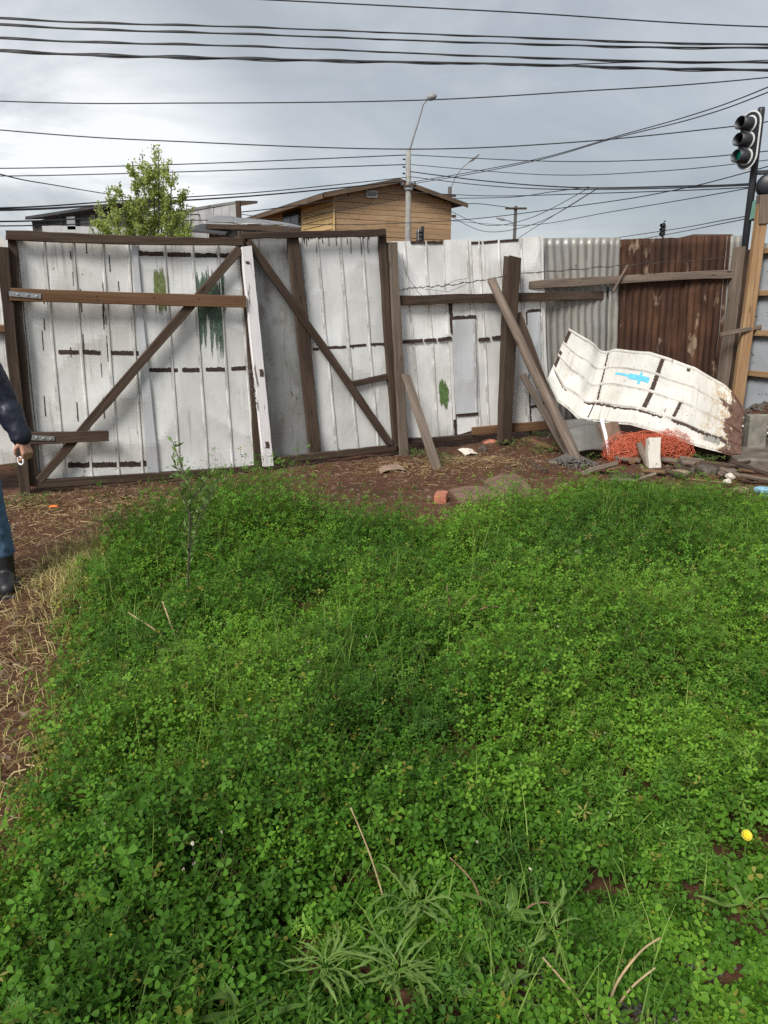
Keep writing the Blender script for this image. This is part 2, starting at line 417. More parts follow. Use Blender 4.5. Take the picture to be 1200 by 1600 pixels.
M['cable'] = m_plain('black_cable', (0.016, 0.017, 0.019), 0.6, 0.2, 5, 0, 0)
def m_rust():
    t = NT('rusted_corrugated_iron')
    st = t.noise(t.coord('UV', (16, 0.8, 1)), 1.0, 6, 0.6, 0.4); bl = t.noise(t.coord('UV', (2.2, 1.5, 1)), 1.3, 6, 0.65)
    fl = t.noise(t.coord('UV', (5, 1.6, 1), (6, 2, 0)), 1.2, 6, 0.6)
    c = t.ramp(t.math('ADD', t.math('MULTIPLY', st, 0.5), t.math('MULTIPLY', bl, 0.5)), (0.33, (0.022, 0.012, 0.009)), (0.5, (0.060, 0.028, 0.017)), (0.66, (0.14, 0.068, 0.036)))
    c = t.mix(t.rng(fl, 0.60, 0.66, 0, 0.9), c, (0.30, 0.22, 0.15))
    t.bump(bl, 0.4, 0.008)
    return t.set(c, 0.8, 0.1, 0.3)
M['rust'] = m_rust()
def m_paintpeel(name, base, under):
    t = NT(name); a = t.noise(t.coord('UV', (7, 4, 1)), 1.6, 8, 0.7, 0.5); b = t.noise(t.coord('UV', (1.5, 1, 1)), 1.5, 4)
    c = t.mix(t.rng(b, 0.3, 0.7), tuple(x * 0.75 for x in base), base)
    c = t.mix(t.rng(a, 0.605, 0.63), c, under); t.bump(a, 0.4, 0.006)
    return t.set(c, 0.7, 0, 0.4)
M['grey_panel'] = m_paintpeel('peeling_grey_paint', (0.40, 0.43, 0.46), (0.13, 0.12, 0.11))

# ---------------------------------------------------------------- the ground, one sheet to the horizon
def terrain(x, y):
    z = 0.45 * math.exp(-((x - 5.0) / 0.9) ** 2 - ((y - 9.2) / 0.75) ** 2)
    z += 0.07 * math.exp(-((x - 1.3) / 1.6) ** 2 - ((y - 9.2) / 0.5) ** 2)
    z += 0.13 * math.exp(-((x - 3.1) / 0.8) ** 2 - ((y - 8.5) / 0.5) ** 2) + 0.05 * math.exp(-((x - 2.9) / 0.7) ** 2 - ((y - 7.2) / 0.4) ** 2)
    z += 0.05 * math.exp(-((x - 0.75) / 0.7) ** 2 - ((y - 7.55) / 0.35) ** 2)
    if -8 < x < 9 and -1 < y < 13:
        z += 0.030 * nz3(x * 1.1, y * 1.1, 2) + 0.020 * nz3(x * 4, y * 4, 5) + 0.014 * nz3(x * 10, y * 10, 1)
    return z
def axis(lo, hi, step, far):
    a = list(np.arange(lo, hi + 1e-6, step)); k = step; left = [lo]; right = [hi]
    while right[-1] < far: k *= 1.45; right.append(right[-1] + k); left.append(left[-1] - k)
    return left[:0:-1] + a + right[1:]
def build_ground():
    xs = axis(-4.2, 6.0, 0.045, 900); ys = axis(0.6, 10.6, 0.045, 900)
    nx = len(xs); vs = [(x, y, terrain(x, y)) for y in ys for x in xs]
    fs = [(j * nx + i, j * nx + i + 1, (j + 1) * nx + i + 1, (j + 1) * nx + i) for j in range(len(ys) - 1) for i in range(nx - 1)]
    t = NT('damp_red_brown_soil')
    v = t.coord('Object', rnd=False)
    a = t.noise(v, 1.3, 5, 0.6); b = t.noise(v, 9, 7, 0.7); c_ = t.noise(v, 60, 5, 0.7)
    c = t.ramp(t.math('ADD', t.math('MULTIPLY', a, 0.35), t.math('MULTIPLY', b, 0.65)), (0.3, (0.038, 0.017, 0.009)), (0.5, (0.100, 0.045, 0.024)), (0.7, (0.18, 0.095, 0.054)))
    c = t.mix(t.rng(c_, 0.56, 0.72, 0, 0.6), c, (0.16, 0.095, 0.06))
    t.bump(t.math('ADD', b, t.math('MULTIPLY', c_, 0.6)), 0.9, 0.03)
    o = mesh_obj('ground', vs, fs, t.set(c, 0.9, 0, 0.25), smooth_=True)
    o['kind'] = 'structure'
    t = NT('asphalt'); v = t.coord('Object', rnd=False); a = t.noise(v, 30, 5); 
    m = MB(); m.add([(-120, 14.6, 0.05), (120, 14.6, 0.05), (120, 30, 0.05), (-120, 30, 0.05)], [(0, 1, 2, 3)])
    r = m.build('road', t.set(t.mix(a, (0.035, 0.036, 0.038), (0.07, 0.07, 0.07)), 0.8)); r['kind'] = 'structure'
build_ground()

# ---------------------------------------------------------------- fence line
LW = Wall((-5.2, 5.62), (-3.35, 6.44), 3)
G1 = Wall((-3.25, 6.42), (-1.27, 7.40), 11)
G2 = Wall((-1.30, 7.45), (0.18, 8.28), 23)
S3 = Wall((0.10, 8.30), (2.15, 9.22), 37)
S4 = Wall((2.15, 9.22), (4.60, 9.85), 41)
RW = Wall((4.62, 9.80), (5.5, 7.35), 53)
OW, BW, GW = M['old_wood'], M['brown_wood'], M['grey_wood']

def bolts(wall, pts, w, parent, r=0.011):
    for (x, y) in pts:
        u, v = wall.uv(x, y, w); p = wall.P(u, v, w)
        MB().tube([p, p + wall.n * 0.004, p + wall.n * 0.009], [r, r, r * 0.5], 8).build('bolt', M['steel'], parent)
def at_wall(w, px, py, off=0.0): return w.px(px, py, off)
def poly_strips(wall, parent, lst, half=0.019, seed=0, **kw):
    for i, (a, b) in enumerate(lst):
        wall.strip('tar_strip', a, b, half, M['tar'], parent, seed=seed + i * 3, **kw)

# stub of fence left of the gate
lf = thing('sheet_fence', 'short white sheet fence end at the far left, behind the person', 'fence', (-3.9, 6.2, 0))
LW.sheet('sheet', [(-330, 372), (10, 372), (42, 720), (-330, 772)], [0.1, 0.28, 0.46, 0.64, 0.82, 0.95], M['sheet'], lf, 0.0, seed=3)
LW.board('rail', [(-330, 515), (-330, 528), (16, 519), (16, 507)], 0.02, 0.045, BW, lf)
LW.board('rail', [(-330, 640), (-330, 652), (24, 613), (24, 602)], 0.02, 0.045, OW, lf)
gpst = G1.board('gate_post', [(-6, 386), (13, 386), (49, 776), (31, 776)], -0.02, 0.13, OW, None, 14, 0.006, 5)
tag(gpst, 'old dark timber gate post at the left end of the gate', 'post')

# gate, left leaf
g1 = thing('gate', 'wide left gate leaf of white metal sheets with one rising brown diagonal brace', 'gate', G1.P(1.1, 0), 'two gate leaves')
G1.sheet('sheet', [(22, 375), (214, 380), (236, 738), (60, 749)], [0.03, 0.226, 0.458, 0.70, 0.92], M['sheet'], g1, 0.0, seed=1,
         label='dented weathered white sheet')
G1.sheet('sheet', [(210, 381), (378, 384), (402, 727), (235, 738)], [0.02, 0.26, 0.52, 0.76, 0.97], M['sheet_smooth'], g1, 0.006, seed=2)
G1.sheet('patch_strip', [(211, 470), (221, 470), (248, 738), (230, 738)], [], M['sheet_pale'], g1, 0.030, seed=4, label='plain pale metal strip')
G1.sheet('patch_strip', [(205, 381), (213, 381), (222, 470), (212, 470)], [], M['sheet_pale'], g1, 0.028, seed=5)
poly_strips(G1, g1, [((91, 550), (123, 550)), ((129, 550), (157, 551)), ((171, 551), (217, 552))], seed=2)
poly_strips(G1, g1, [((213, 396), (258, 397)), ((261, 398), (298, 398)), ((304, 399), (339, 399)), ((343, 399), (361, 400)), ((233, 578), (277, 578)), ((284, 578), (315, 578)), ((321, 577), (354, 577)), ((361, 576), (389, 575))], seed=30, w0=0.009)
poly_strips(G1, g1, [((106, 727), (231, 724))], 0.024, 50)
rv = random.Random(4)
for i in range(26):           # thin dark runs of old paint and tar
    x = rv.choice([70, 115, 128, 160, 164, 172, 185, 200, 130, 168, 148]) + rv.uniform(-6, 6); y = rv.uniform(378, 640); h = rv.uniform(8, 38)
    G1.strip('paint_run', (x, y), (x + h * 0.07, y + h), rv.uniform(0.0022, 0.0045), M['tar'], g1, seed=90 + i, rag=0.9)
def brush(wall, par, x0, x1, y0, y1, n, hw, mat, w0, sd):
    rb = random.Random(sd)
    for i in range(n):
        x = x0 + (x1 - x0) * (i + rb.uniform(.2, .8)) / n; ya = y0 + rb.uniform(0, .30) * (y1 - y0) * (1 if i % 2 else .5); yb = y1 - rb.uniform(0, .42) * (y1 - y0) * (1 if i % 3 else .3)
        wall.strip('paint_stroke', (x, ya), (x + (yb - ya) * .05, yb), hw * rb.uniform(.5, 1.3), mat, par, w0=w0 + .0005 * i, seed=sd + i, rag=.8, taper=True)
brush(G1, g1, 238, 260, 416, 494, 9, .012, M['olive_paint'], .0085, 70)
brush(G1, g1, 306, 345, 412, 562, 14, .017, M['green_paint'], .0085, 80)
G1.board('stile', [(11, 363), (25, 363), (62, 760), (47, 760)], 0.012, 0.055, OW, g1, 12, 0.007, 21)
G1.board('stile', [(373, 372), (382, 372), (409, 737), (399, 737)], 0.012, 0.05, OW, g1, 12, 0.007, 22)
G1.board('top_rail', [(10, 359), (10, 375), (380, 384), (380, 372)], 0.068, 0.035, OW, g1, 12, 0.007, 23)
G1.board('bottom_rail', [(60, 751), (60, 763), (404, 737), (404, 727)], 0.068, 0.035, OW, g1, 12, 0.007, 24)
G1.board('brace', [(56, 747), (66, 756), (381, 393), (371, 384)], 0.068, 0.034, OW, g1, 12, 0.007, 25)
G1.board('middle_rail', [(16, 450), (16, 470), (384, 481), (384, 462)], 0.104, 0.030, BW, g1, 12, 0.003, 26, label='lighter brown middle rail')
G1.board('hinge_board', [(47, 675), (47, 695), (169, 689), (169, 673)], 0.104, 0.030, OW, g1, 8, 0.004, 27)
h1 = G1.board('hinge', [(14, 455), (14, 463), (64, 467), (64, 459)], 0.135, 0.006, M['steel'], g1, 3, 0.0)
h2 = G1.board('hinge', [(46, 680), (46, 688), (85, 689), (85, 682)], 0.135, 0.006, M['steel'], g1, 3, 0.0)
bolts(G1, [(28, 460), (43, 461), (57, 463)], 0.141, h1); bolts(G1, [(57, 684), (68, 685), (79, 686)], 0.141, h2)
G1.board('foot', [(398, 734), (408, 734), (408, 741), (398, 741)], 0.02, 0.05, GW, g1, 3)
wl = MB(); rr = random.Random(3)
for k in range(5):
    c = at_wall(G1, 390 + k * 1.5, 560 + 14 * k, 0.09); pts = [c + Vector((rr.uniform(-.03, .03), rr.uniform(-.015, .015), -j * 0.035 + rr.uniform(-.02, .02))) for j in range(5)]
    wl.tube(pts, 0.0035, 5)
wl.build('latch_wire', M['wire'], g1)

# gate, right leaf
g2 = thing('gate', 'narrow right gate leaf with a white painted front stile and a falling diagonal brace', 'gate', G2.P(0.75, 0), 'two gate leaves')
G2.sheet('sheet', [(384, 372), (454, 370), (489, 709), (424, 717)], [], M['galv_stained'], g2, 0.0, seed=8,
         label='dull brown stained galvanised sheet')
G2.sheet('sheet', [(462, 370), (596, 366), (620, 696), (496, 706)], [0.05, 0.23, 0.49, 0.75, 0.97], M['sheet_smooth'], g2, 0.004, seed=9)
poly_strips(G2, g2, [((485, 546), (497, 545)), ((512, 543), (540, 542)), ((543, 541), (572, 539)), ((577, 538), (605, 537))], 0.013, 61, drip=0.02, w0=0.008)
poly_strips(G2, g2, [((472, 371), (592, 367))], 0.006, 66, drip=0.075, w0=0.008)
for i in range(9):
    x = 478 + i * 12 + rv.uniform(-4, 4); h = rv.uniform(8, 26)
    G2.strip('paint_run', (x, 372), (x + 1, 372 + h), 0.0035, M['tar'], g2, seed=190 + i, rag=0.9, w0=0.008)
G2.board('stile', [(373, 362), (385, 362), (427, 722), (413, 722)], 0.012, 0.05, OW, g2, 12, 0.007, 31)
G2.board('stile', [(593, 357), (603, 357), (628, 704), (617, 704)], 0.012, 0.05, OW, g2, 12, 0.007, 32)
G2.board('post', [(449, 371), (467, 370), (502, 707), (485, 708)], 0.03, 0.045, OW, g2, 12, 0.007, 33)
G2.board('top_rail', [(379, 363), (379, 373), (602, 369), (602, 358)], 0.076, 0.035, OW, g2, 12, 0.007, 34)
G2.board('bottom_rail', [(428, 715), (428, 726), (620, 704), (620, 694)], 0.062, 0.035, OW, g2, 12, 0.007, 35)
G2.board('brace', [(392, 372), (383, 379), (606, 697), (615, 690)], 0.078, 0.034, OW, g2, 12, 0.007, 36)
G2.board('short_brace', [(546, 597), (551, 604), (611, 592), (610, 583)], 0.012, 0.045, OW, g2, 6, 0.003, 37)
ws = G2.board('front_stile', [(377, 386), (394, 384), (428, 728), (412, 729)], 0.114, 0.045, M['white_wood'], g2, 16, 0.003, 38, label='white painted front stile')
for q in ([(383, 408), (389, 412)], [(405, 577), (411, 588)], [(414, 690), (420, 700)]):
    G2.board('notch', [(q[0][0], q[0][1]), (q[1][0], q[0][1]), (q[1][0] + 1, q[1][1]), (q[0][0] + 1, q[1][1])], 0.155, 0.007, OW, ws, 2)

def nails(wall, pts, w, parent):
    for (x, y) in pts:
        p = wall.px(x, y, w); MB().tube([p - wall.n * .006, p + wall.n * .002], [.006, .006], 6).build('nail', M['wire'], parent)
nails(G1, [(60, 369), (140, 371), (215, 374), (300, 376), (350, 378)], .104, g1); nails(G1, [(150, 462), (152, 468), (240, 464), (310, 467), (370, 470)], .135, g1)
nails(G1, [(110, 697), (175, 622), (245, 541), (320, 455), (90, 757), (200, 748), (320, 738)], .103, g1)
nails(G2, [(400, 368), (455, 366), (530, 364), (590, 363)], .112, g2); nails(G2, [(420, 425), (470, 494), (530, 582), (580, 652)], .113, g2)
# white sheet fence
pst = S3.board('fence_post', [(608, 378), (621, 378), (640, 721), (626, 721)], 0.03, 0.12, GW, None, 14, 0.007, 41)
tag(pst, 'tall weathered timber post between the right gate leaf and the fence', 'post')
f3 = thing('sheet_fence', 'white ribbed metal sheet fence with brown patches right of the gate', 'fence', S3.P(1.1, 0))
SCN = M['sheet_clean']
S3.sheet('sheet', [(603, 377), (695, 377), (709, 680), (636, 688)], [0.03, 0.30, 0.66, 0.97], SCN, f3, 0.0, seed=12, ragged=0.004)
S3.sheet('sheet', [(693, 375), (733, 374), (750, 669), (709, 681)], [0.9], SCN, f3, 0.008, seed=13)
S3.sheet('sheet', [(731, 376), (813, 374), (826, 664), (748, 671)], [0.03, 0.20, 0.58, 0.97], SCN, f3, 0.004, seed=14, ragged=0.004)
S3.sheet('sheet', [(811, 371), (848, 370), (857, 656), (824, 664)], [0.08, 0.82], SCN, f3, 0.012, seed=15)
S3.sheet('patch', [(706, 500), (742, 498), (747, 644), (712, 647)], [0.93], M['sheet_pale'], f3, 0.026, seed=16, label='pale rectangular patch sheet')
S3.sheet('patch', [(823, 489), (843, 487), (848, 630), (829, 634)], [], M['sheet_pale'], f3, 0.026, seed=17)
poly_strips(S3, f3, [((702, 474), (704, 521)), ((704, 497), (742, 495)), ((628, 534), (659, 532)), ((661, 532), (680, 531)), ((682, 531), (704, 528)), ((745, 531), (763, 529)), ((766, 528), (787, 526)), ((712, 648), (746, 646)), ((821, 487), (843, 485)), ((821, 487), (822, 506)), ((826, 635), (848, 631))], 0.020, 101, w0=0.020)
poly_strips(S3, f3, [((640, 379), (663, 379)), ((666, 379), (691, 379)), ((733, 380), (752, 379)), ((755, 379), (777, 377)), ((780, 377), (811, 375))], 0.014, 131, w0=0.010)
poly_strips(S3, f3, [((707, 523), (712, 680))], 0.006, 140, w0=0.016, rag=0.9)
poly_strips(S3, f3, [((709, 655), (711, 681)), ((826, 584), (827, 684))], 0.018, 143, w0=0.016, rag=0.9)
brush(S3, f3, 686, 698, 590, 641, 6, .018, M['dab_green'], .008, 144)
S3.board('rail', [(622, 462), (622, 477), (976, 468), (976, 455)], 0.045, 0.05, OW, f3, 16, 0.008, 45)
S3.board('bottom_board', [(640, 685), (640, 693), (742, 686), (742, 678)], 0.0, 0.05, OW, f3, 8, 0.005, 46)
S3.board('bottom_board', [(739, 668), (739, 681), (864, 671), (864, 657)], 0.035, 0.03, BW, f3, 8, 0.005, 47)
mp = S3.board('fence_post', [(795, 400), (815, 402), (799, 693), (784, 693)], 0.10, 0.11, OW, None, 14, 0.008, 48)
tag(mp, 'rough dark timber post standing in front of the white sheet fence', 'post')

# corrugated fence
f4 = thing('corrugated_fence', 'corrugated iron fence, part grey galvanised and part rusted brown', 'fence', S4.P(1.2, 0))
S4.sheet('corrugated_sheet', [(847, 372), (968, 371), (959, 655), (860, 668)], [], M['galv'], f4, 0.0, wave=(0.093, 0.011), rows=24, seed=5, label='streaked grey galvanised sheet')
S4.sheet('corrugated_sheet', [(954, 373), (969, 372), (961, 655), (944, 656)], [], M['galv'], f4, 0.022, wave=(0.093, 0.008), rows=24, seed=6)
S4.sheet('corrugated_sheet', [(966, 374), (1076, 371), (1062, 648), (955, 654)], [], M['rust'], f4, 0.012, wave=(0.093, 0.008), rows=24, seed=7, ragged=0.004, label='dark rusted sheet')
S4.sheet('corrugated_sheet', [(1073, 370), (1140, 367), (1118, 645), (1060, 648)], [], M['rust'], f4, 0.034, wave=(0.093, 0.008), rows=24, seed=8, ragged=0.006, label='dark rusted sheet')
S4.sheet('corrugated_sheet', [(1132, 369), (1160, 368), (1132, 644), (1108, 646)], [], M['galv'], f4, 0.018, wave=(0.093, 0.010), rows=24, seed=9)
S4.board('rail', [(778, 442), (778, 455), (1148, 434), (1148, 421)], 0.055, 0.05, GW, f4, 16, 0.009, 51)
S4.board('post', [(1154, 386), (1166, 385), (1134, 640), (1121, 640)], 0.05, 0.10, GW, f4, 12, 0.006, 52)
S4.board('post', [(1165, 391), (1177, 390), (1146, 640), (1133, 640)], 0.02, 0.10, OW, f4, 12, 0.006, 53)
stick('twig', S4.px(958, 455, 0.13), S4.px(981, 414, 0.13), 0.025, 0.02, M['grey_wood'], f4, seed=3)

# right hand boundary: peeling grey boards behind a pale timber frame
f5 = thing('panel_fence', 'peeling grey panel fence with pale timber battens at the right edge', 'fence', RW.P(1.0, 0.3))
for k in range(6):
    u0 = 0.02 + k * 0.42
    z0 = 0.10; q = [(u0, z0), (u0 + 0.405, z0), (u0 + 0.405, 2.35), (u0, 2.35)]
    c = [RW.P(a, b, -0.03) for a, b in q]
    MB().prism((c[0], c[1]), (c[3], c[2]), RW.n, 0.02, 10, 0.003, 0.003, k).build('panel', M['grey_panel'], f5)
for (y0, y1) in ((394, 394), (458, 461), (520, 524), (583, 590)):
    a = RW.uv(1168, y0, 0.05); zz = a[1]
    c = [RW.P(0.0, zz - 0.035, 0.0), RW.P(0.0, zz + 0.035, 0.0), RW.P(2.5, zz + 0.03, 0.0), RW.P(2.5, zz - 0.04, 0.0)]
    MB().prism((c[0], c[1]), (c[3], c[2]), RW.n, 0.06, 8, 0.003, 0.005, y0).build('batten', M['pale_wood'], f5)
stick('upright', S4.px(1193, 309, 0.25), S4.px(1148, 655, 0.25), 0.125, 0.09, M['pale_wood'], f5, seed=4, seg=12, w1=0.14)
stick('upright_cap', S4.px(1195, 305, 0.26), S4.px(1190, 350, 0.26), 0.15, 0.115, GW, f5, seed=5, w1=0.12)
for uu in (1.3, 2.3):
    stick('upright', RW.P(uu, 2.6, 0.10), RW.P(uu, 0.1, 0.10), 0.11, 0.08, M['pale_wood'], f5, seed=6, face=RW.n)
lk = stick('loose_stick', S4.px(1126, 523, 0.32), S4.px(1232, 503, 0.25), 0.055, 0.03, GW, None, seed=8)
tag(lk, 'loose grey stick lying across the pale battens by the right edge', 'stick')

# barbed wire
bw = MB(); pts = [S3.px(*p, 0.17) for p in ((624, 454), (640, 450), (660, 449), (700, 446), (760, 437), (806, 428))] + [S4.px(*p, 0.16) for p in ((900, 421), (1000, 412), (1080, 408), (1150, 400))]
fine = []
for a, b in zip(pts[:-1], pts[1:]):
    for k in range(8): fine.append(a.lerp(b, k / 8) + Vector((0, 0, 0.006 * math.sin(len(fine) * 1.9))))
bw.tube(fine, 0.0035, 5)
bw.tube([p + Vector((0, -0.004, 0.010 * math.sin(i * 2.1 + 2))) for i, p in enumerate(fine)], 0.003, 5)
for k in range(3, len(fine) - 1, 4):
    c = fine[k]; bw.tube([c + Vector((-.012, 0, -.022)), c, c + Vector((.012, -0.004, .024))], 0.002, 4)
lp = [S3.px(*p, 0.16) for p in ((628, 396), (632, 420), (640, 438), (652, 455), (664, 466))]
bw.tube(lp, 0.0025, 5)
lp = [S3.px(*p, 0.16) for p in ((690, 448), (712, 438), (730, 435), (728, 445), (700, 456), (664, 452))]
bw.tube(lp, 0.0025, 5)
tag(bw.build('barbed_wire', M['wire']), 'rusty barbed wire strung along the top of the fence', 'wire')

# leaning timbers
b = gp(686, 737); t_ = S3.px(634, 586, 0.19)
tag(stick('leaning_plank', b + Vector((0, 0, -0.03)), t_, 0.115, 0.03, GW, None, face=(0.5, -0.85, 0.3), seed=61, seg=10, w1=0.10), 'grey weathered plank leaning on the post beside the gate', 'plank')
def pole(name, a, b, r0, r1, mat, seed, label):
    a, b = Vector(a), Vector(b); m = MB(); pts = []; rad = []
    for i in range(13):
        t = i / 12; p = a.lerp(b, t); p += Vector((nz3(t * 3, seed), nz3(t * 3, seed + 5), 0)) * 0.025; pts.append(p)
        rad.append((r0 + (r1 - r0) * t) * (1 + 0.12 * nz3(t * 7, seed, 3)))
    m.tube(pts, rad, 9); return tag(m.build(name, mat, smooth_=True), label, 'pole')
pole('leaning_pole', gp(910, 730) + Vector((0, 0, -0.04)), S3.px(768, 437, 0.26), 0.056, 0.050, GW, 3, 'long round grey pole leaning against the dark fence post')
tag(stick('leaning_plank', gp(886, 697) + Vector((0, 0, -0.03)), S3.px(808, 490, 0.14), 0.10, 0.035, OW, None, seed=63, seg=10), 'dark plank leaning behind the long round pole', 'plank')
tag(stick('leaning_plank', gp(893, 716) + Vector((0, 0, -0.03)), S4.px(848, 585, 0.22) + Vector((-.25, -.1, 0)), 0.075, 0.035, M['grey_wood'], None, seed=64, seg=10), 'short pale split plank leaning under the long round pole', 'plank')

# ---------------------------------------------------------------- behind the fence
M['siding'] = m_wood('tan_siding', (0.30, 0.185, 0.10), (0.42, 0.275, 0.155), (0.52, 0.36, 0.22), 0.6, 0.8)
M['siding_yellow'] = m_wood('yellow_siding', (0.38, 0.24, 0.09), (0.52, 0.36, 0.16), (0.62, 0.46, 0.24), 0.6, 0.8)
M['plaster'] = m_plain('yellow_plaster', (0.50, 0.35, 0.15), 0.85, 0.12, 3)
M['roof'] = m_plain('dark_roofing', (0.045, 0.045, 0.048), 0.8, 0.35, 4)
M['fascia'] = m_wood('orange_fascia', (0.055, 0.04, 0.03), (0.12, 0.082, 0.055), (0.22, 0.15, 0.10))
M['glass'] = m_plain('dark_window_glass', (0.02, 0.024, 0.028), 0.12, 0.2, 2, 0, 0)
M['concrete'] = m_plain('pole_concrete', (0.26, 0.25, 0.23), 0.9, 0.2, 6)
M['black'] = m_plain('black_enamel', (0.022, 0.024, 0.028), 0.45, 0.2, 8)
M['white_rim'] = m_plain('white_border', (0.72, 0.73, 0.72), 0.5, 0.08, 20)
M['white_wall'] = m_sheet('white_wall_panel', (0.46, 0.46, 0.455), wear=0.8, metal=0.0)
M['roof_sheet'] = m_sheet('grey_roof_sheet', (0.22, 0.215, 0.21), dirt_and_shade=(0.09, 0.08, 0.07), wear=0.8, metal=0.1)
M['dark_plank'] = m_wood('dark_grey_plank', (0.035, 0.033, 0.034), (0.085, 0.08, 0.078), (0.15, 0.14, 0.135))
M['lamp_grey'] = m_plain('lamp_grey', (0.25, 0.26, 0.27), 0.5, 0.1, 5)

def house():
    h = thing('house', 'two storey tan timber house with dark low gable roof', 'house', (-2.5, 40, 0))
    A = Vector((-2.5, 40, 0)); f = Vector((0.883, 0.469, 0)); s = Vector((-0.469, 0.883, 0)); W = 6.95; Z = Vector((0, 0, 1)); D = 15.0
    zr, ze = 7.80, 7.02
    def top(k): return ze + (zr - ze) * (1 - abs(k - W / 2) / (W / 2))
    core = MB()
    q = [A, A + f * W, A + f * W + s * D, A + s * D]
    e = 0.03
    q = [A + f * e + s * e, A + f * (W - e) + s * e, A + f * (W - e) + s * (D - e), A + f * e + s * (D - e)]
    mid0, mid1 = A + f * W / 2 + s * e, A + f * W / 2 + s * (D - e)
    vs = [*q, *[p + Z * (ze - .02) for p in q], mid0 + Z * (zr - .03), mid1 + Z * (zr - .03)]
    core.add(vs, [(0, 1, 5, 8, 4), (1, 2, 6, 5), (2, 3, 7, 9, 6), (3, 0, 4, 7), (4, 8, 9, 7), (5, 6, 9, 8)])
    core.build('wall', M['plaster'], h)
    z = 0.05; ci = 0; rnd = random.Random(2); ch = 0.265
    while z < zr - 0.1:
        k0, k1 = 0.0, W
        if z + ch > ze:
            m = (z + ch - ze) / (zr - ze) * W / 2; k0, k1 = m, W - m
        if k1 - k0 < 0.3: break
        cuts = [k0] + sorted(rnd.uniform(k0 + .2, k1 - .2) for _ in range(2 if k1 - k0 > 3 else 1)) + [k1]
        for a, b in zip(cuts[:-1], cuts[1:]):
            p, r = A + f * (a + .006), A + f * (b - .006)
            zz = rnd.uniform(-.006, .006)
            nrm = (-s + Z * 0.10).normalized()
            MB().prism((p + Z * (z + zz), p + Z * (z + ch - 0.012 + zz)), (r + Z * (z + zz), r + Z * (z + ch - 0.012 + zz)), nrm, rnd.uniform(.025, .045), 2, 0.0, 0.01, ci).build('siding_board', M['siding'], h)
            ci += 1
        z += ch
    z = 0.05
    while z < ze - 0.2:
        p, r = A + s * 0.12, A + s * 4.15
        MB().prism((p + Z * z, p + Z * (z + .25)), (r + Z * z, r + Z * (z + .25)), (-f + Z * 0.15), 0.06, 2, 0, 0.01, ci).build('siding_board', M['siding_yellow'], h); z += 0.28; ci += 1
    stick('corner_trim', A - f * .03 - s * .03, A - f * .03 - s * .03 + Z * ze, 0.10, 0.10, M['siding_yellow'], h, jit=0)
    wn = MB(); c0 = A + s * 4.5 - f * 0.03
    w = MB().prism((c0 + Z * 5.4, c0 + Z * 6.8), (c0 + s * 2.6 + Z * 5.4, c0 + s * 2.6 + Z * 6.8), -f, 0.05, 2, 0, 0.01).build('window', M['old_wood'], h)
    for j in range(2):
        c1 = c0 - f * 0.055 + s * (0.12 + j * 1.22)
        MB().prism((c1 + Z * 5.52, c1 + Z * 6.68), (c1 + s * 1.12 + Z * 5.52, c1 + s * 1.12 + Z * 6.68), -f, 0.01, 1, 0, 0.002).build('pane', M['glass'], w)
    o = 0.45; th = 0.10
    def slab(name, k0, z0, k1, z1):
        p = [A + f * k0 - s * o + Z * z0, A + f * k1 - s * o + Z * z1, A + f * k1 + s * (D + o) + Z * z1, A + f * k0 + s * (D + o) + Z * z0]
        rf = MB().prism((p[0], p[1]), (p[3], p[2]), Z, th, 6, 0.01, 0.01, 3).build(name, M['roof'], h)
        a, b = p[0] - s * .035, p[1] - s * .035
        MB().prism((a - Z * .14, a + Z * .06), (b - Z * .14, b + Z * .06), -s, 0.03, 3, 0, .005).build('fascia', M['fascia'], rf)
        return rf
    sl = (zr - ze) / (W / 2)
    slab('roof', W / 2, zr + .03, W + 0.75, ze - 0.75 * sl + .03)
    slab('roof', W / 2, zr + .03, -0.75, ze - 0.75 * sl + .03)
    a, b = A - f * .78 - s * o + Z * (ze - .75 * sl), A - f * .78 + s * (D + o) + Z * (ze - .75 * sl)
    MB().prism((a - Z * .16, a + Z * .06), (b - Z * .16, b + Z * .06), -f, .04, 3, 0, .005).build('fascia', M['fascia'], h)
    v = A + f * 1.75 - s * .06 + Z * 6.95
    MB().prism((v, v + Z * .34), (v + f * .62, v + f * .62 + Z * .34), -s, .10, 2, 0, .01).build('vent', M['white_rim'], h)
    MB().prism((v + f * .05 - s * .102 + Z * .06, v + f * .05 - s * .102 + Z * .28), (v + f * .55 - s * .102 + Z * .06, v + f * .55 - s * .102 + Z * .28), -s, .02, 2, 0, .01).build('grille', M['lamp_grey'], h)
house()

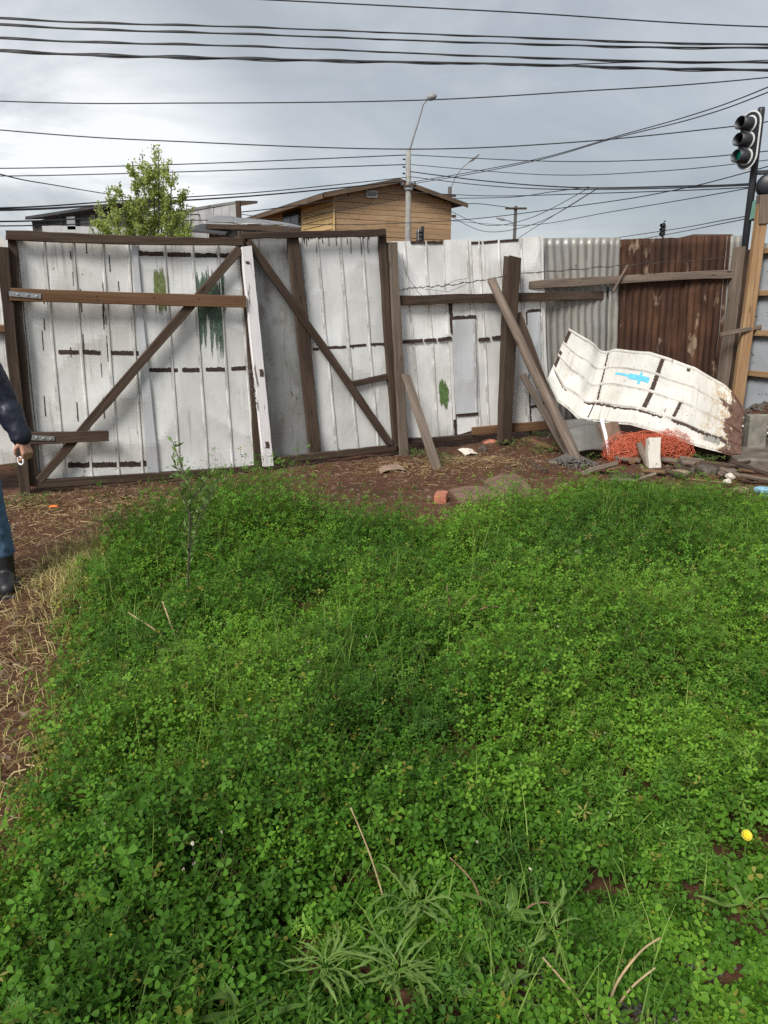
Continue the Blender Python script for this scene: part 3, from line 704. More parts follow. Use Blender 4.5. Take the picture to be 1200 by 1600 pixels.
def planked(name, label, x0, x1, ytop0, ytop1, Y, n, mat, roofmat, roof_over=0.3, low=None):
    h = thing(name, label, 'shed', (at(x0, 360, Y).x, Y, 0))
    for i in range(n):
        fa, fb = i / n, (i + 1) / n
        pa, pb = at(x0 + (x1 - x0) * fa, ytop0 + (ytop1 - ytop0) * fa, Y), at(x0 + (x1 - x0) * fb, ytop0 + (ytop1 - ytop0) * fb, Y)
        z0 = 0.0
        v = [Vector((pa.x + .004, Y, z0)), Vector((pa.x + .004, Y, pa.z)), Vector((pb.x - .004, Y, pb.z)), Vector((pb.x - .004, Y, z0))]
        m = MB(); m.prism((v[0], v[3]), (v[1], v[2]), (0, -1, 0), .03 + .012 * (i % 3), 2, 0, .004, i)
        m.build('plank', mat if not isinstance(mat, list) else mat[i % len(mat)], h)
    a, b = at(x0 - 3, ytop0 - 1, Y), at(x1 + 3, ytop1 - 1, Y)
    MB().prism((a + Vector((0, -roof_over, 0.0)), a + Vector((0, 4, 0.5))), (b + Vector((0, -roof_over, 0.0)), b + Vector((0, 4, 0.5))), (0, 0, 1), .09, 4, .01, .01).build('roof', roofmat, h)
    return h
s1 = planked('shed', 'low dark plank shed left of the green tree', 50, 228, 346, 318, 24.0, 22, M['dark_plank'], M['roof'])
a = at(66, 352, 23.85); b = at(235, 357, 23.85)
MB().prism((a - Vector((0, 0, 1.5)), a), (b - Vector((0, 0, 1.5)), b), (0, -1, 0), .03, 3, 0).build('white_panel', M['white_wall'], s1)
a = at(104, 338, 23.85); b = at(117, 338, 23.85)
MB().prism((a - Vector((0, 0, .38)), a), (b - Vector((0, 0, .38)), b), (0, -1, 0), .03, 2, 0).build('shutter', M['lamp_grey'], s1)
s2 = planked('shed', 'white panelled shed wall with rising top edge right of the tree', 262, 370, 338, 319, 27.0, 9, M['white_wall'], M['roof_sheet'], 0.05)
a = at(372, 314, 26.8); stick('end_post', (a.x, 26.8, 0), a, 0.16, 0.16, M['old_wood'], s2)
def leanto():
    h = thing('lean_to', 'small shed with grey sheet roof in front of the tan house', 'shed', (-4, 20.5, 0))
    n = 7
    for i in range(n):
        fa, fb = i / n, (i + 1.06) / n
        p = [at(322 + 148 * fa, 348 + 7 * fa, 20), at(322 + 148 * fb, 348 + 7 * fb, 20), at(338 + 90 * fb, 338 + 9 * fb, 23), at(338 + 90 * fa, 338 + 9 * fa, 23)]
        dz = Vector((0, 0, .012 * (i % 2)))
        MB().prism((p[0] + dz, p[1] + dz), (p[3] + dz, p[2] + dz), (0, 0, 1), .03, 3, .012, .004, i).build('roof_sheet', M['roof_sheet'], h)
    a, b = at(322, 350, 20.02), at(470, 357, 20.02)
    MB().prism((a - Vector((0, 0, .12)), a), (b - Vector((0, 0, .12)), b), (0, -1, 0), .06, 6, .01).build('eave_board', M['old_wood'], h)
    for i in range(5):
        xa, xb = 357 + i * 22, 357 + (i + 1) * 22
        a, b = at(xa, 352 + i, 20.4), at(xb - .5, 353 + i, 20.4)
        MB().prism((Vector((a.x, a.y, 0)), Vector((b.x, b.y, 0))), (a, b), (0, -1, 0), .04, 2, 0, .005).build('wall_panel', M['white_wall'], h)
    for i in range(4):
        xa, xb = 326 + i * 8, 326 + (i + 1) * 8
        a, b = at(xa, 351, 20.5), at(xb - .4, 352, 20.5)
        MB().prism((Vector((a.x, a.y, 0)), Vector((b.x, b.y, 0))), (a, b), (0, -1, 0), .04, 2, 0, .005).build('wall_board', M['siding'], h)
    a, b = at(285, 362, 19.6), at(352, 368, 19.6)
    MB().prism((a, a + Vector((0, 2.2, .35))), (b, b + Vector((0, 2.2, .35))), (0, 0, 1), .06, 4, .01).build('low_roof', M['roof'], h)
    for xx in (287, 350):
        a = at(xx, 366, 19.7); stick('post', (a.x, 19.7, 0), a, .1, .1, M['old_wood'], h)
leanto()
fb = thing('far_building', 'low far building with orange roof just above the rusted fence', 'building', (30, 75, 0))
a, b = at(1086, 370, 75), at(1128, 369, 75)
MB().box((a.x, 75, 0), (b.x, 82, a.z)).build('wall', M['plaster'], fb)
a2 = at(1083, 370, 74.6)
MB().box((a2.x, 74.5, a2.z), (b.x + .8, 82.5, a2.z + .22)).build('roof', M['fascia'], fb)

# ---- street furniture
def street_lamp():
    Y = 36.0; t = thing('street_lamp', 'tall concrete pole with curved lamp arm in front of the tan house', 'street lamp', (at(636, 300, Y).x, Y, 0))
    top = at(638.5, 235, Y); x = top.x
    MB().tube([(x, Y, 0), (x, Y, 4), (x, Y, top.z)], [.19, .155, .105], 10).build('pole', M['concrete'], t, True)
    pts = [at(*p, Y) for p in ((639, 252), (640, 234), (646, 214), (655, 185), (661, 163), (668, 155))]
    MB().tube(pts, [.05, .05, .045, .04, .04, .04], 8).build('lamp_arm', M['lamp_grey'], t, True)
    p = at(667, 155, Y); q = at(682, 149, Y)
    MB().tube([p, p.lerp(q, .3) + Vector((0, 0, .03)), p.lerp(q, .75), q], [.06, .15, .15, .05], 8).build('lamp_head', M['lamp_grey'], t, True)
    for zz, w in ((294, .26), (297, .26)):
        c = at(637, zz, Y); MB().tube([(x, Y, c.z), (x, Y, c.z + .07)], .19, 10).build('band', M['steel'], t)
    c = at(637, 291, Y)
    stick('bracket', (x - .35, Y - .18, c.z), (x + .35, Y - .18, c.z), .07, .07, M['old_wood'], t)
    for dx in (-.28, 0.0, .28):
        MB().tube([(x + dx, Y - .22, c.z + .02), (x + dx, Y - .22, c.z + .16)], .05, 8).build('insulator', M['lamp_grey'], t)
    for zz in (250, 262, 272):
        c = at(637, zz, Y); MB().tube([(x - .14, Y - .1, c.z), (x - .26, Y - .1, c.z + .02)], .035, 6).build('wire_clamp', M['black'], t)
street_lamp()
def wood_pole(px, ytop, Y, r, label, bits, lamp=None):
    tp = at(px, ytop, Y); t = thing('utility_pole', label, 'utility pole', (tp.x, Y, 0), 'far utility poles')
    MB().tube([(tp.x, Y, 0), tp], [r * 1.2, r], 8).build('pole', M['dark_plank'], t, True)
    for (yy, w) in bits:
        c = at(px, yy, Y); stick('crossarm', (tp.x - w, Y - r, c.z), (tp.x + w, Y - r, c.z), .16, .14, M['old_wood'], t)
    if lamp:
        pts = [at(*p, Y) for p in lamp]; MB().tube(pts, .05, 6).build('lamp_arm', M['lamp_grey'], t)
        p, q = pts[-1], pts[-1] + (pts[-1] - pts[-2]).normalized() * .9
        MB().tube([p, p.lerp(q, .4), q], [.06, .14, .06], 6).build('lamp_head', M['lamp_grey'], t)
wood_pole(703, 292, 60, .14, 'dark wooden utility pole right of the tan house', [(306, .45), (318, .7), (338, .5)], [(705, 292), (712, 275), (724, 260), (733, 253)])
wood_pole(806, 322, 75, .15, 'thin wooden utility pole far behind the white fence', [(326, 1.0)], [(804, 352), (798, 346), (790, 344)])

def signal(t, c, yaw, sc=1.0, lit=None, full=True):
    """Signal head at c: backplate with white border, three hooded lenses."""
    rot = Matrix.Rotation(yaw, 3, 'Z'); c = Vector(c)
    def T(x, y, z): return c + rot @ Vector((x * sc, y * sc, z * sc))
    def stadium(w, h, n=10):
        r = w; out = []
        for k in range(n + 1): a = math.pi * k / n; out.append((r * math.cos(a), h - r + r * math.sin(a)))
        for k in range(n + 1): a = math.pi + math.pi * k / n; out.append((r * math.cos(a), -(h - r) + r * math.sin(a)))
        return out
    def slab(nm, w, h, y0, y1, mat, par):
        s = stadium(w, h); n = len(s)
        vs = [T(x, y0, z) for x, z in s] + [T(x, y1, z) for x, z in s]
        fs = [tuple(range(n)), tuple(range(2 * n - 1, n - 1, -1))] + [(i, i + n, (i + 1) % n + n, (i + 1) % n) for i in range(n)]
        return mesh_obj(nm, vs, fs, mat, par)
    bk = slab('backplate', .27, .62, .0, .02, M['black'], t)
    slab('border', .30, .65, .006, .028, M['white_rim'], bk)
    slab('housing', .19, .54, .03, .22, M['black'], t)
    for k, zz in enumerate((.36, 0, -.36)):
        vz = MB(); n = 18
        for (r, th) in ((.150, 0),):
            vs, fs = [], []
            for i, (y, rr) in enumerate(((-.02, .155), (-.34, .150), (-.34, .138), (-.02, .143))):
                for j in range(n):
                    a = 2 * math.pi * j / n
                    vs.append(T(rr * math.cos(a), y + (0.02 if i in (1, 2) else 0) * math.sin(a), zz + rr * math.sin(a)))
            for i in range(3):
                for j in range(n): fs.append((i * n + j, i * n + (j + 1) % n, (i + 1) * n + (j + 1) % n, (i + 1) * n + j))
            vz.add(vs, fs)
        v = vz.build('visor', M['black'], t, True)
        if full:
            rg = MB(); vs = []; fs = []
            for (y, rr) in ((-.016, .158), (-.016, .185), (0, .19)):
                for j in range(n): a = 2 * math.pi * j / n; vs.append(T(rr * math.cos(a), y, zz + rr * math.sin(a)))
            for i in range(2):
                for j in range(n): fs.append((i * n + j, i * n + (j + 1) % n, (i + 1) * n + (j + 1) % n, (i + 1) * n + j))
            rg.add(vs, fs); rg.build('rim', M['white_rim'], v)
        ln = MB(); vs = [T(0, -.06, zz)] + [T(.143 * math.cos(2 * math.pi * j / n), -.025, zz + .143 * math.sin(2 * math.pi * j / n)) for j in range(n)]
        ln.add(vs, [(0, 1 + j, 1 + (j + 1) % n) for j in range(n)])
        ln.build('lens', lit if (lit and k == 2) else M['glass'], v)
def m_green():
    t = NT('green_signal_lens'); b = t.b; b.inputs['Base Color'].default_value = (0.02, 0.35, 0.2, 1)
    b.inputs['Emission Color'].default_value = (0.02, 0.62, 0.36, 1); b.inputs['Emission Strength'].default_value = 1.5; return t.m
M['green_lens'] = m_green()
M['sign_green'] = m_plain('sign_green', (0.16, 0.34, 0.26), 0.5, 0.15, 12)
def near_signal():
    Y = 13.0; tp = at(1190, 168, Y); x = tp.x
    t = thing('traffic_light', 'black traffic light with green lens lit above the right corner', 'traffic light', (x, Y, 0))
    MB().tube([(x, Y, 0), (x, Y, tp.z - .05), (x, Y, tp.z)], [.06, .055, .05], 12).build('pole', M['black'], t, True)
    c = at(1168, 220, Y - .08); signal(t, (c.x, Y - .10, c.z), R(-66), 0.66, M['green_lens'])
    for yy in (180, 258):
        z = at(1185, yy, Y).z; stick('bracket', (x, Y, z), (x - .2, Y - .05, z), .05, .04, M['black'], t)
    z = at(1180, 270, Y).z; stick('bracket', (x, Y, z), (x + .42, Y - .05, z + .02), .06, .05, M['black'], t)
    z = at(1180, 342, Y).z; stick('bracket', (x, Y, z), (x + .42, Y - .05, z + .02), .06, .05, M['black'], t)
    # back of a second head, round housings
    h = thing('traffic_signal', 'dark round backed signal head beside the pole, half hidden by timber', 'traffic light', (x + .33, Y, 1.5))
    for yy in (290, 322):
        c = at(1197, yy, Y); ctr = Vector((c.x, Y - .06, c.z))
        d = Vector((-.35, -.93, 0)).normalized()
        MB().tube([ctr - d * .18, ctr - d * .05, ctr + d * .06, ctr + d * .10, ctr + d * .11], [.17, .175, .17, .13, .02], 16).build('signal_housing', M['black'], h, True)
    stick('mounting_bar', (at(1197, 308, Y).x, Y + .05, at(1197, 272, Y).z), (at(1197, 308, Y).x, Y + .05, at(1197, 344, Y).z), .06, .06, M['black'], h)
    c = at(1178, 327, Y - .1)
    sg = MB(); a = Vector((c.x - .05, Y - .09, c.z - .16)); sg.prism((a, a + Vector((.13, .05, .05))), (a + Vector((.02, 0, .28)), a + Vector((.15, .05, .33))), (0, -1, 0), .012, 2, 0, .002)
    tag(sg.build('street_sign', M['sign_green']), 'small pale green sign plate on the traffic light pole', 'sign')
near_signal()
def far_signal(px, y0, y1, Y, yaw, label):
    a = at(px, y0, Y); b = at(px, y1, Y); sc = (a.z - b.z) / 1.3
    t = thing('traffic_light', label, 'traffic light', (a.x, Y, 0), 'far traffic lights')
    MB().tube([(a.x + .14, Y + .25, 0), (a.x + .14, Y + .25, a.z + .1)], .06, 8).build('pole', M['black'], t)
    signal(t, (a.x, Y, (a.z + b.z) / 2), yaw, sc, None, False)
    stick('bracket', (a.x + .14, Y + .25, (a.z + b.z) / 2), (a.x, Y + .1, (a.z + b.z) / 2), .06, .06, M['black'], t)
far_signal(1037, 347, 371, 45, R(-55), 'small black traffic light peeking above the rusted corrugated fence')
far_signal(655, 357, 380, 30, R(75), 'small traffic light seen side on before the tan house')

# ---- cables
def wire(pts, Y0, Y1, r, label, name='overhead_cable', twist=0):
    P = [at(x, y, Y0 + (Y1 - Y0) * i / (len(pts) - 1)) for i, (x, y) in enumerate(pts)]
    if pts[0][0] <= 2: P.insert(0, P[0] + (P[0] - P[1]).normalized() * 7 + Vector((0, 0, .25)))
    if pts[-1][0] >= 1198: P.append(P[-1] + (P[-1] - P[-2]).normalized() * 7 + Vector((0, 0, .25)))
    fine = []
    for i in range(len(P) - 1):
        p0, p1, p2, p3 = P[max(i - 1, 0)], P[i], P[i + 1], P[min(i + 2, len(P) - 1)]
        for k in range(10):
            t = k / 10
            fine.append(0.5 * ((2 * p1) + (p2 - p0) * t + (2 * p0 - 5 * p1 + 4 * p2 - p3) * t * t + (3 * p1 - p0 - 3 * p2 + p3) * t ** 3))
    fine.append(P[-1])
    m = MB(); m.tube(fine, r, 5)
    if twist:
        big = []
        for a, b in zip(fine[:-1], fine[1:]):
            for k in range(6): big.append(a.lerp(b, k / 6))
        for s in range(twist):
            m.tube([p + Vector((0, math.cos(i * .33 + s * 2.1) * .5, .55 * math.sin(i * .33 + s * 2.1) + 1.1 * math.sin(i * .021 + s * 2))) * r * 1.1 for i, p in enumerate(big)], r * .75, 4)
    return tag(m.build(name, M['cable'], org=fine[0]), label, 'cable', 'overhead cables')
near = [
 ([(385, -2), (800, 19), (1200, 42)], .011, 'topmost thin cable, entering at the top edge of the picture', 0),
 ([(0, 29), (400, 43), (800, 58), (1200, 69)], .012, 'highest cable of the thick row crossing the whole sky', 1),
 ([(0, 39), (400, 54), (800, 68), (1200, 74)], .013, 'second cable of the thick row crossing the whole sky', 1),
 ([(0, 60), (400, 73), (800, 89), (1200, 97)], .013, 'third cable of the thick row crossing the whole sky', 1),
 ([(0, 80), (400, 92), (800, 100), (1200, 109)], .016, 'lowest and thickest cable bundle of the row crossing the sky', 2),
 ([(860, 102), (1000, 97), (1200, 94)], .008, 'thin cable leaving the lowest bundle towards the right edge', 0),
 ([(0, 158), (300, 161), (640, 157), (900, 143), (1200, 121)], .010, 'single cable passing just behind the lamp head', 0),
 ([(0, 203), (300, 222), (640, 233), (900, 222), (1150, 197), (1200, 190)], .010, 'single sagging cable passing at the top of the concrete pole', 0)]
for p, r, lb, tw in near: wire(p, 14.0, 14.0 if tw else 14.3, r, lb, twist=tw)
far = [
 ([(0, 263), (300, 256), (638, 242)], 34, 36, .022, 'upper thin cable from the concrete pole to the left'),
 ([(0, 275), (300, 268), (636, 257)], 34, 36, .022, 'lower thin cable from the concrete pole to the left'),
 ([(640, 242), (860, 252), (1040, 249), (1200, 236)], 36, 27, .018, 'upper thin cable from the concrete pole to the right'),
 ([(640, 257), (850, 273), (1020, 268), (1200, 250)], 36, 27, .015, 'second thin cable from the concrete pole to the right'),
 ([(0, 272), (90, 290), (200, 308), (400, 338)], 15.5, 30, .013, 'cable slanting down behind the tree from the left edge'),
 ([(0, 325), (200, 313), (420, 299), (636, 277)], 17, 36, .018, 'upper cable running from the left edge in front of the tree to the pole'),
 ([(0, 328), (200, 318), (420, 304), (636, 283)], 17, 36, .026, 'thick cable running from the left edge in front of the tree to the pole'),
 ([(0, 346), (200, 338), (400, 329), (634, 296)], 17, 36, .018, 'low cable crossing the tree just above the gate'),
 ([(0, 353), (250, 345), (460, 339), (634, 310)], 17, 36, .014, 'lowest cable crossing the sheds just above the gate'),
 ([(300, 330), (470, 350), (700, 345), (900, 322), (1040, 300), (1200, 260)], 30, 17, .012, 'long cable sagging across the tan house and rising to the right edge'),
 ([(640, 268), (760, 283), (900, 293), (1060, 291), (1200, 285)], 36, 19, .022, 'thick cable bundle from the concrete pole to the right'),
 ([(640, 276), (760, 290), (900, 296), (1200, 288)], 36, 19, .016, 'second cable of the bundle from the concrete pole to the right'),
 ([(640, 300), (760, 306), (900, 303), (1200, 291)], 36, 20, .014, 'thin cable under the bundle right of the concrete pole'),
 ([(640, 285), (740, 268), (850, 246), (960, 214), (1080, 180), (1200, 136)], 36, 17, .014, 'upper of two cables climbing from the pole to the right edge'),
 ([(640, 288), (740, 271), (850, 248), (960, 216), (1080, 186), (1200, 144)], 36, 17, .014, 'lower of two cables climbing from the pole to the right edge'),
 ([(704, 310), (800, 308), (860, 300), (920, 292)], 60, 44, .024, 'short cable from the wooden pole to the hanging loop'),
 ([(704, 330), (760, 352), (830, 340), (920, 294)], 60, 44, .02, 'cable looping low right of the wooden pole'),
 ([(810, 372), (860, 340), (900, 315), (934, 294)], 60, 44, .02, 'steep cable rising from behind the fence to the hanging loop'),
 ([(704, 322), (740, 318), (780, 322), (806, 326)], 60, 75, .03, 'cable between the two far wooden poles'),
 ([(704, 338), (760, 362), (840, 348), (930, 297)], 60, 44, .02, 'second low looping cable right of the wooden pole'),
 ([(704, 345), (820, 352), (960, 330), (1200, 288)], 60, 24, .016, 'faint low cable crossing the right part of the sky'),
 ([(960, 372), (1060, 357), (1120, 346), (1200, 330)], 40, 22, .016, 'upper of two cables near the small far traffic light'),
 ([(1000, 374), (1060, 363), (1120, 351), (1200, 333)], 40, 22, .016, 'lower of two cables near the small far traffic light')]
for p, y0, y1, r, lb in far: wire(p, y0, y1, r, lb)

# ---- tree behind the fence
def m_leaf(name, attr=True, rough=0.6, trans=0.38):
    t = NT(name); at_ = t.n('Attribute'); at_.attribute_name = 'tint'
    c = at_.outputs['Color']; t.l(c, t.b.inputs['Base Color']); t.b.inputs['Roughness'].default_value = rough; t.b.inputs['Specular IOR Level'].default_value = 0.22
    tr = t.n('BsdfTranslucent'); c2 = t.mix(1.0, c, (1.25, 1.15, 0.55), 'MULTIPLY'); t.l(c2, tr.inputs['Color'])
    ms = t.n('MixShader'); ms.inputs[0].default_value = trans
    t.l(t.b.outputs[0], ms.inputs[1]); t.l(tr.outputs[0], ms.inputs[2]); t.l(ms.outputs[0], t.out.inputs['Surface'])
    return t.m
M['leaf'] = m_leaf('leaf')
def np_mesh(name, V, Fq, tint, mat, parent=None, kind=None):
    """Fast mesh from numpy: V (n,3), Fq (m,k) faces of equal size, tint (n,3)."""
    me = bpy.data.meshes.new(name); n, m, k = len(V), len(Fq), Fq.shape[1]
    me.vertices.add(n); me.vertices.foreach_set('co', np.asarray(V, np.float32).ravel())
    me.loops.add(m * k); me.loops.foreach_set('vertex_index', np.asarray(Fq, np.int32).ravel())
    me.polygons.add(m); me.polygons.foreach_set('loop_start', np.arange(0, m * k, k, dtype=np.int32))
    me.polygons.foreach_set('loop_total', np.full(m, k, np.int32))
    me.update(calc_edges=True)
    ca = me.color_attributes.new('tint', 'FLOAT_COLOR', 'POINT')
    ca.data.foreach_set('color', np.hstack([tint, np.ones((n, 1))]).astype(np.float32).ravel())
    me.materials.append(mat)
    o = bpy.data.objects.new(name, me); COL.objects.link(o)
    if parent is not None: o.parent = parent
    if kind: o['kind'] = kind
    return o
def tree():
    Y = 17.0; base = Vector((at(232, 400, Y).x, Y, 0)); rnd = random.Random(11)
    t = thing('tree', 'slender young tree with fresh pale green leaves behind the left gate', 'tree', base)
    trunk = MB(); twigs = []
    trunk.tube([base, base + Vector((.05, 0, .8)), base + Vector((-.02, 0, 1.5))], [.11, .09, .08], 8)
    tips = [(240, 226), (207, 252), (256, 248), (228, 262), (186, 285), (270, 268), (283, 300), (168, 300), (292, 322), (152, 320), (214, 290), (246, 285), (200, 318), (262, 312), (146, 338), (300, 342), (178, 330), (232, 322), (222, 240), (248, 236), (276, 345), (160, 350), (298, 355), (140, 352)]
    for i, (x, y) in enumerate(tips):
        e = at(x, y, Y + rnd.uniform(-.9, .9)); s = base + Vector((rnd.uniform(-.05, .05), 0, rnd.uniform(1.1, 1.6)))
        mid = s.lerp(e, .45) + Vector(((e.x - s.x) * .22, 0, -.12 * abs(e.x - s.x))); pts = []
        for k in range(12):
            f = k / 11; p = s * (1 - f) ** 2 + mid * 2 * f * (1 - f) + e * f * f
            pts.append(p + Vector((nz3(f * 4, i), nz3(f * 4, i + 50), 0)) * .05)
        trunk.tube(pts, [.03 * (1 - k / 12.5) + .004 for k in range(12)], 5)
        twigs.append(pts)
        for j in range(15):
            f = rnd.uniform(.3, .98); k = int(f * 11); p = pts[min(k, 10)]; d = (pts[min(k + 1, 11)] - pts[max(k - 1, 0)]).normalized()
            side = Vector((rnd.uniform(-1, 1), rnd.uniform(-1, 1), rnd.uniform(.1, .9))).normalized()
            ln = rnd.uniform(.18, .5) * (1.25 - f * .6); q = [p + (d * .55 + side * .7) * ln * s_ / 4 for s_ in range(5)]
            trunk.tube(q, [.008, .006, .005, .004, .003], 4); twigs.append(q)
    trunk.build('trunk', M['dark_plank'], t)
    V, Fc, T = [], [], []
    for tw in twigs:
        n = 190 if len(tw) > 6 else 74
        for _ in range(n):
            f = rnd.uniform(.28 if len(tw) > 6 else 0.1, 1) * (len(tw) - 1); k = min(int(f), len(tw) - 2); p = tw[k].lerp(tw[k + 1], f - k)
            if p.z < 1.75: continue
            p = p + Vector((rnd.gauss(0, .035), rnd.gauss(0, .035), rnd.gauss(0, .03)))
            sz = rnd.uniform(.034, .068); d = Vector((rnd.uniform(-1, 1), rnd.uniform(-1, 1), rnd.uniform(-.4, 1))).normalized()
            u = d.cross(Vector((rnd.uniform(-1, 1), rnd.uniform(-1, 1), rnd.uniform(-1, 1)))).normalized(); b = len(V)
            V += [p, p + d * sz * .5 + u * sz * .36, p + d * sz, p + d * sz * .5 - u * sz * .36]
            Fc.append((b, b + 1, b + 2, b + 3)); g = rnd.random(); c = (.27 + .16 * g, .35 + .17 * g, .10 + .08 * g); T += [c] * 4
    V = np.array([tuple(v - base) for v in V]); np_mesh('crown', V, np.array(Fc), np.array(T), M['leaf'], t)
tree()

# ---------------------------------------------------------------- fallen sheet and rubble
M['net'] = m_plain('orange_netting', (0.56, 0.13, 0.065), 0.6, 0.25, 30, 0, 0)
M['brick'] = m_plain('salmon_brick', (0.40, 0.15, 0.09), 0.9, 0.25, 25)
M['slab'] = m_plain('dirty_concrete', (0.125, 0.102, 0.08), 0.9, 0.55, 6, 0, 0.4)
M['block'] = m_plain('grey_block', (0.20, 0.185, 0.155), 0.9, 0.45, 7)
M['stone'] = m_plain('dark_stone', (0.085, 0.070, 0.058), 0.9, 0.5, 30)
M['rock_plate'] = m_plain('brown_plate', (0.165, 0.10, 0.068), 0.85, 0.3, 12, 0, 0.4)
M['paper'] = m_plain('pale_litter', (0.62, 0.56, 0.48), 0.8, 0.2, 20)
M['blue_bag'] = m_plain('blue_plastic', (0.22, 0.42, 0.55), 0.4, 0.15, 20)
M['rag'] = m_plain('faded_rag', (0.26, 0.18, 0.13), 0.95, 0.3, 25, 0, 0.5)
M['orange_peel'] = m_plain('orange_scrap', (0.65, 0.16, 0.03), 0.6, 0.2, 20)

M['stump'] = m_wood('flaking_white_wood', (0.10, 0.07, 0.055), (0.24, 0.19, 0.15), (0.4, 0.33, 0.27), paint=(0.56, 0.52, 0.46))
def fallen_sheet():
    t = thing('fallen_sheet', 'bent white metal sheet with blue paint mark slumped on the rubble', 'metal sheet', gp(1010, 712))
    st = [(0, (889, 513), 9.02, (856, 591), 8.62), (.12, (915, 528), 8.98, (872, 628), 8.45), (.25, (941, 542), 8.98, (905, 651), 8.22), (.33, (960, 544), 8.92, (930, 655), 8.15),
          (.5, (1017, 550), 8.85, (985, 664), 8.05), (.62, (1053, 562), 8.80, (1030, 677), 7.92), (.73, (1086, 573), 8.60, (1070, 690), 7.76), (.87, (1132, 601), 8.40, (1112, 703), 7.62), (.95, (1150, 618), 8.22, (1140, 711), 7.56), (1, (1163, 642), 8.05, (1158, 711), 7.56)]
    tops = [(s, at(*a, ya)) for s, a, ya, b, yb in st]; bots = [(s, at(*b, yb)) for s, a, ya, b, yb in st]
    def ev(tab, s):
        for (s0, p0), (s1, p1) in zip(tab[:-1], tab[1:]):
            if s <= s1 + 1e-9: f = (s - s0) / (s1 - s0); return p0.lerp(p1, f)
        return tab[-1][1]
    def P(s, v, w=0.0):
        a, b = ev(tops, s), ev(bots, s); p = a.lerp(b, v)
        n = (ev(tops, min(1, s + .02)) - ev(tops, max(0, s - .02))).cross(b - a).normalized()
        if n.y > 0: n = -n
        bul = .02 * math.sin(v * math.pi) * math.sin(s * 5) + .012 * nz3(s * 6, v * 4, 3) - .05 * abs(nz3(s * 4.2 + v, v * 1.6 - s, 8)) - .05 * math.exp(-((s - .27) / .05) ** 2)
        return p + n * (w + bul)
    cols = [i / 70 for i in range(71)]; ribs = [0.03, .27, .51, .76, .97]
    rows = {}
    for k in range(37): rows[round(k / 36, 4)] = 0.0
    for r in ribs:
        for k in list(rows):
            if abs(k - r) < .022: del rows[k]
        for d, h in ((-.017, 0), (-.008, .014), (.008, .014), (.017, 0)):
            if 0 <= r + d <= 1: rows[round(r + d, 4)] = h
    rows = sorted(rows.items()); nr = len(rows)
    vs, uv, fs, gr = [], [], [], []
    for s in cols:
        for v, h in rows: vs.append(P(s, v, h)); uv.append((s * 2.4, v)); gr.append(1.0 if any(.012 < v - r < .021 for r in ribs) else 0.0)  # last value marks a painted shade line along one side of each rib
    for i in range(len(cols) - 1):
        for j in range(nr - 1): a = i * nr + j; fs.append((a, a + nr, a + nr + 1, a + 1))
    o = mesh_obj('sheet', vs, fs, M['sheet_warm'], t, uv); ga = o.data.attributes.new('crease_shade', 'FLOAT', 'POINT'); ga.data.foreach_set('value', gr); md = o.modifiers.new('thickness', 'SOLIDIFY'); md.thickness = .002
    def band(nm, pts, hw, mat, seed, rag=.6, w=.004, lab=None):
        m = 90; vs, uv, fs = [], [], []
        for i in range(m + 1):
            f = i / m * (len(pts) - 1); k = min(int(f), len(pts) - 2); f -= k
            s, v = pts[k][0] + (pts[k + 1][0] - pts[k][0]) * f, pts[k][1] + (pts[k + 1][1] - pts[k][1]) * f
            along = abs(pts[-1][0] - pts[0][0]) > abs(pts[-1][1] - pts[0][1]) * .5
            for sg in (-1, 1):
                h = hw * (1 + rag * (nz3(i * .27, sg, seed) + .6 * nz3(i * .8, sg, seed)))
                ss, vv = (s, v + sg * h) if along else (s + sg * h / 2.2, v)
                vs.append(P(min(1, max(0, ss)), min(1, max(0, vv)), w)); uv.append((ss, vv))
        for i in range(m): fs.append((i * 2, i * 2 + 1, i * 2 + 3, i * 2 + 2))
        q = mesh_obj(nm, vs, fs, mat, t, uv)
        if lab: q['label'] = lab
    band('tar_strip', [(.012, .03), (.012, .26)], .026, M['tar'], 1); band('tar_strip', [(.012, .42), (.012, .72)], .024, M['tar'], 2)
    band('tar_strip', [(.295, .0), (.315, .76)], .010, M['tar'], 3, .9); band('tar_strip', [(.305, .76), (.285, .98)], .007, M['tar'], 13, .9)
    band('tar_strip', [(.565, .04), (.55, .5)], .022, M['tar'], 4); band('tar_strip', [(.55, .53), (.535, .74)], .022, M['tar'], 5)
    band('tar_strip', [(.69, .50), (.665, .76)], .016, M['tar'], 6, .9); band('tar_strip', [(.70, .03), (.70, .09)], .018, M['tar'], 9)
    band('tar_strip', [(.25, .785), (.45, .80), (.62, .80)], .012, M['tar'], 7, 1.4); band('tar_strip', [(.66, .79), (.8, .80), (.93, .80)], .024, M['tar'], 8, 1.2)
    band('tar_strip', [(.02, .79), (.14, .80)], .008, M['tar'], 17, 1.4)
    band('zinc_patch', [(.82, .84), (.90, .84)], .05, M['galv'], 18, .5)
    bl = 'light blue dagger shaped spray mark'
    band('paint_mark', [(.365, .37), (.40, .375), (.44, .38)], .016, M['blue_paint'], 10, .15, .0045, bl)
    band('paint_mark', [(.43, .38), (.50, .385), (.527, .385)], .036, M['blue_paint'], 11, .12, .005)
    band('paint_mark', [(.485, .305), (.482, .465)], .013, M['blue_paint'], 12, .2, .0055)
fallen_sheet()

def scrap(name, p0, p1, w, th, mat, label, cat, seed, face=None, group=None):
    return tag(stick(name, p0, p1, w, th, mat, None, face=face, seed=seed, seg=5, jit=.006), label, cat, group)

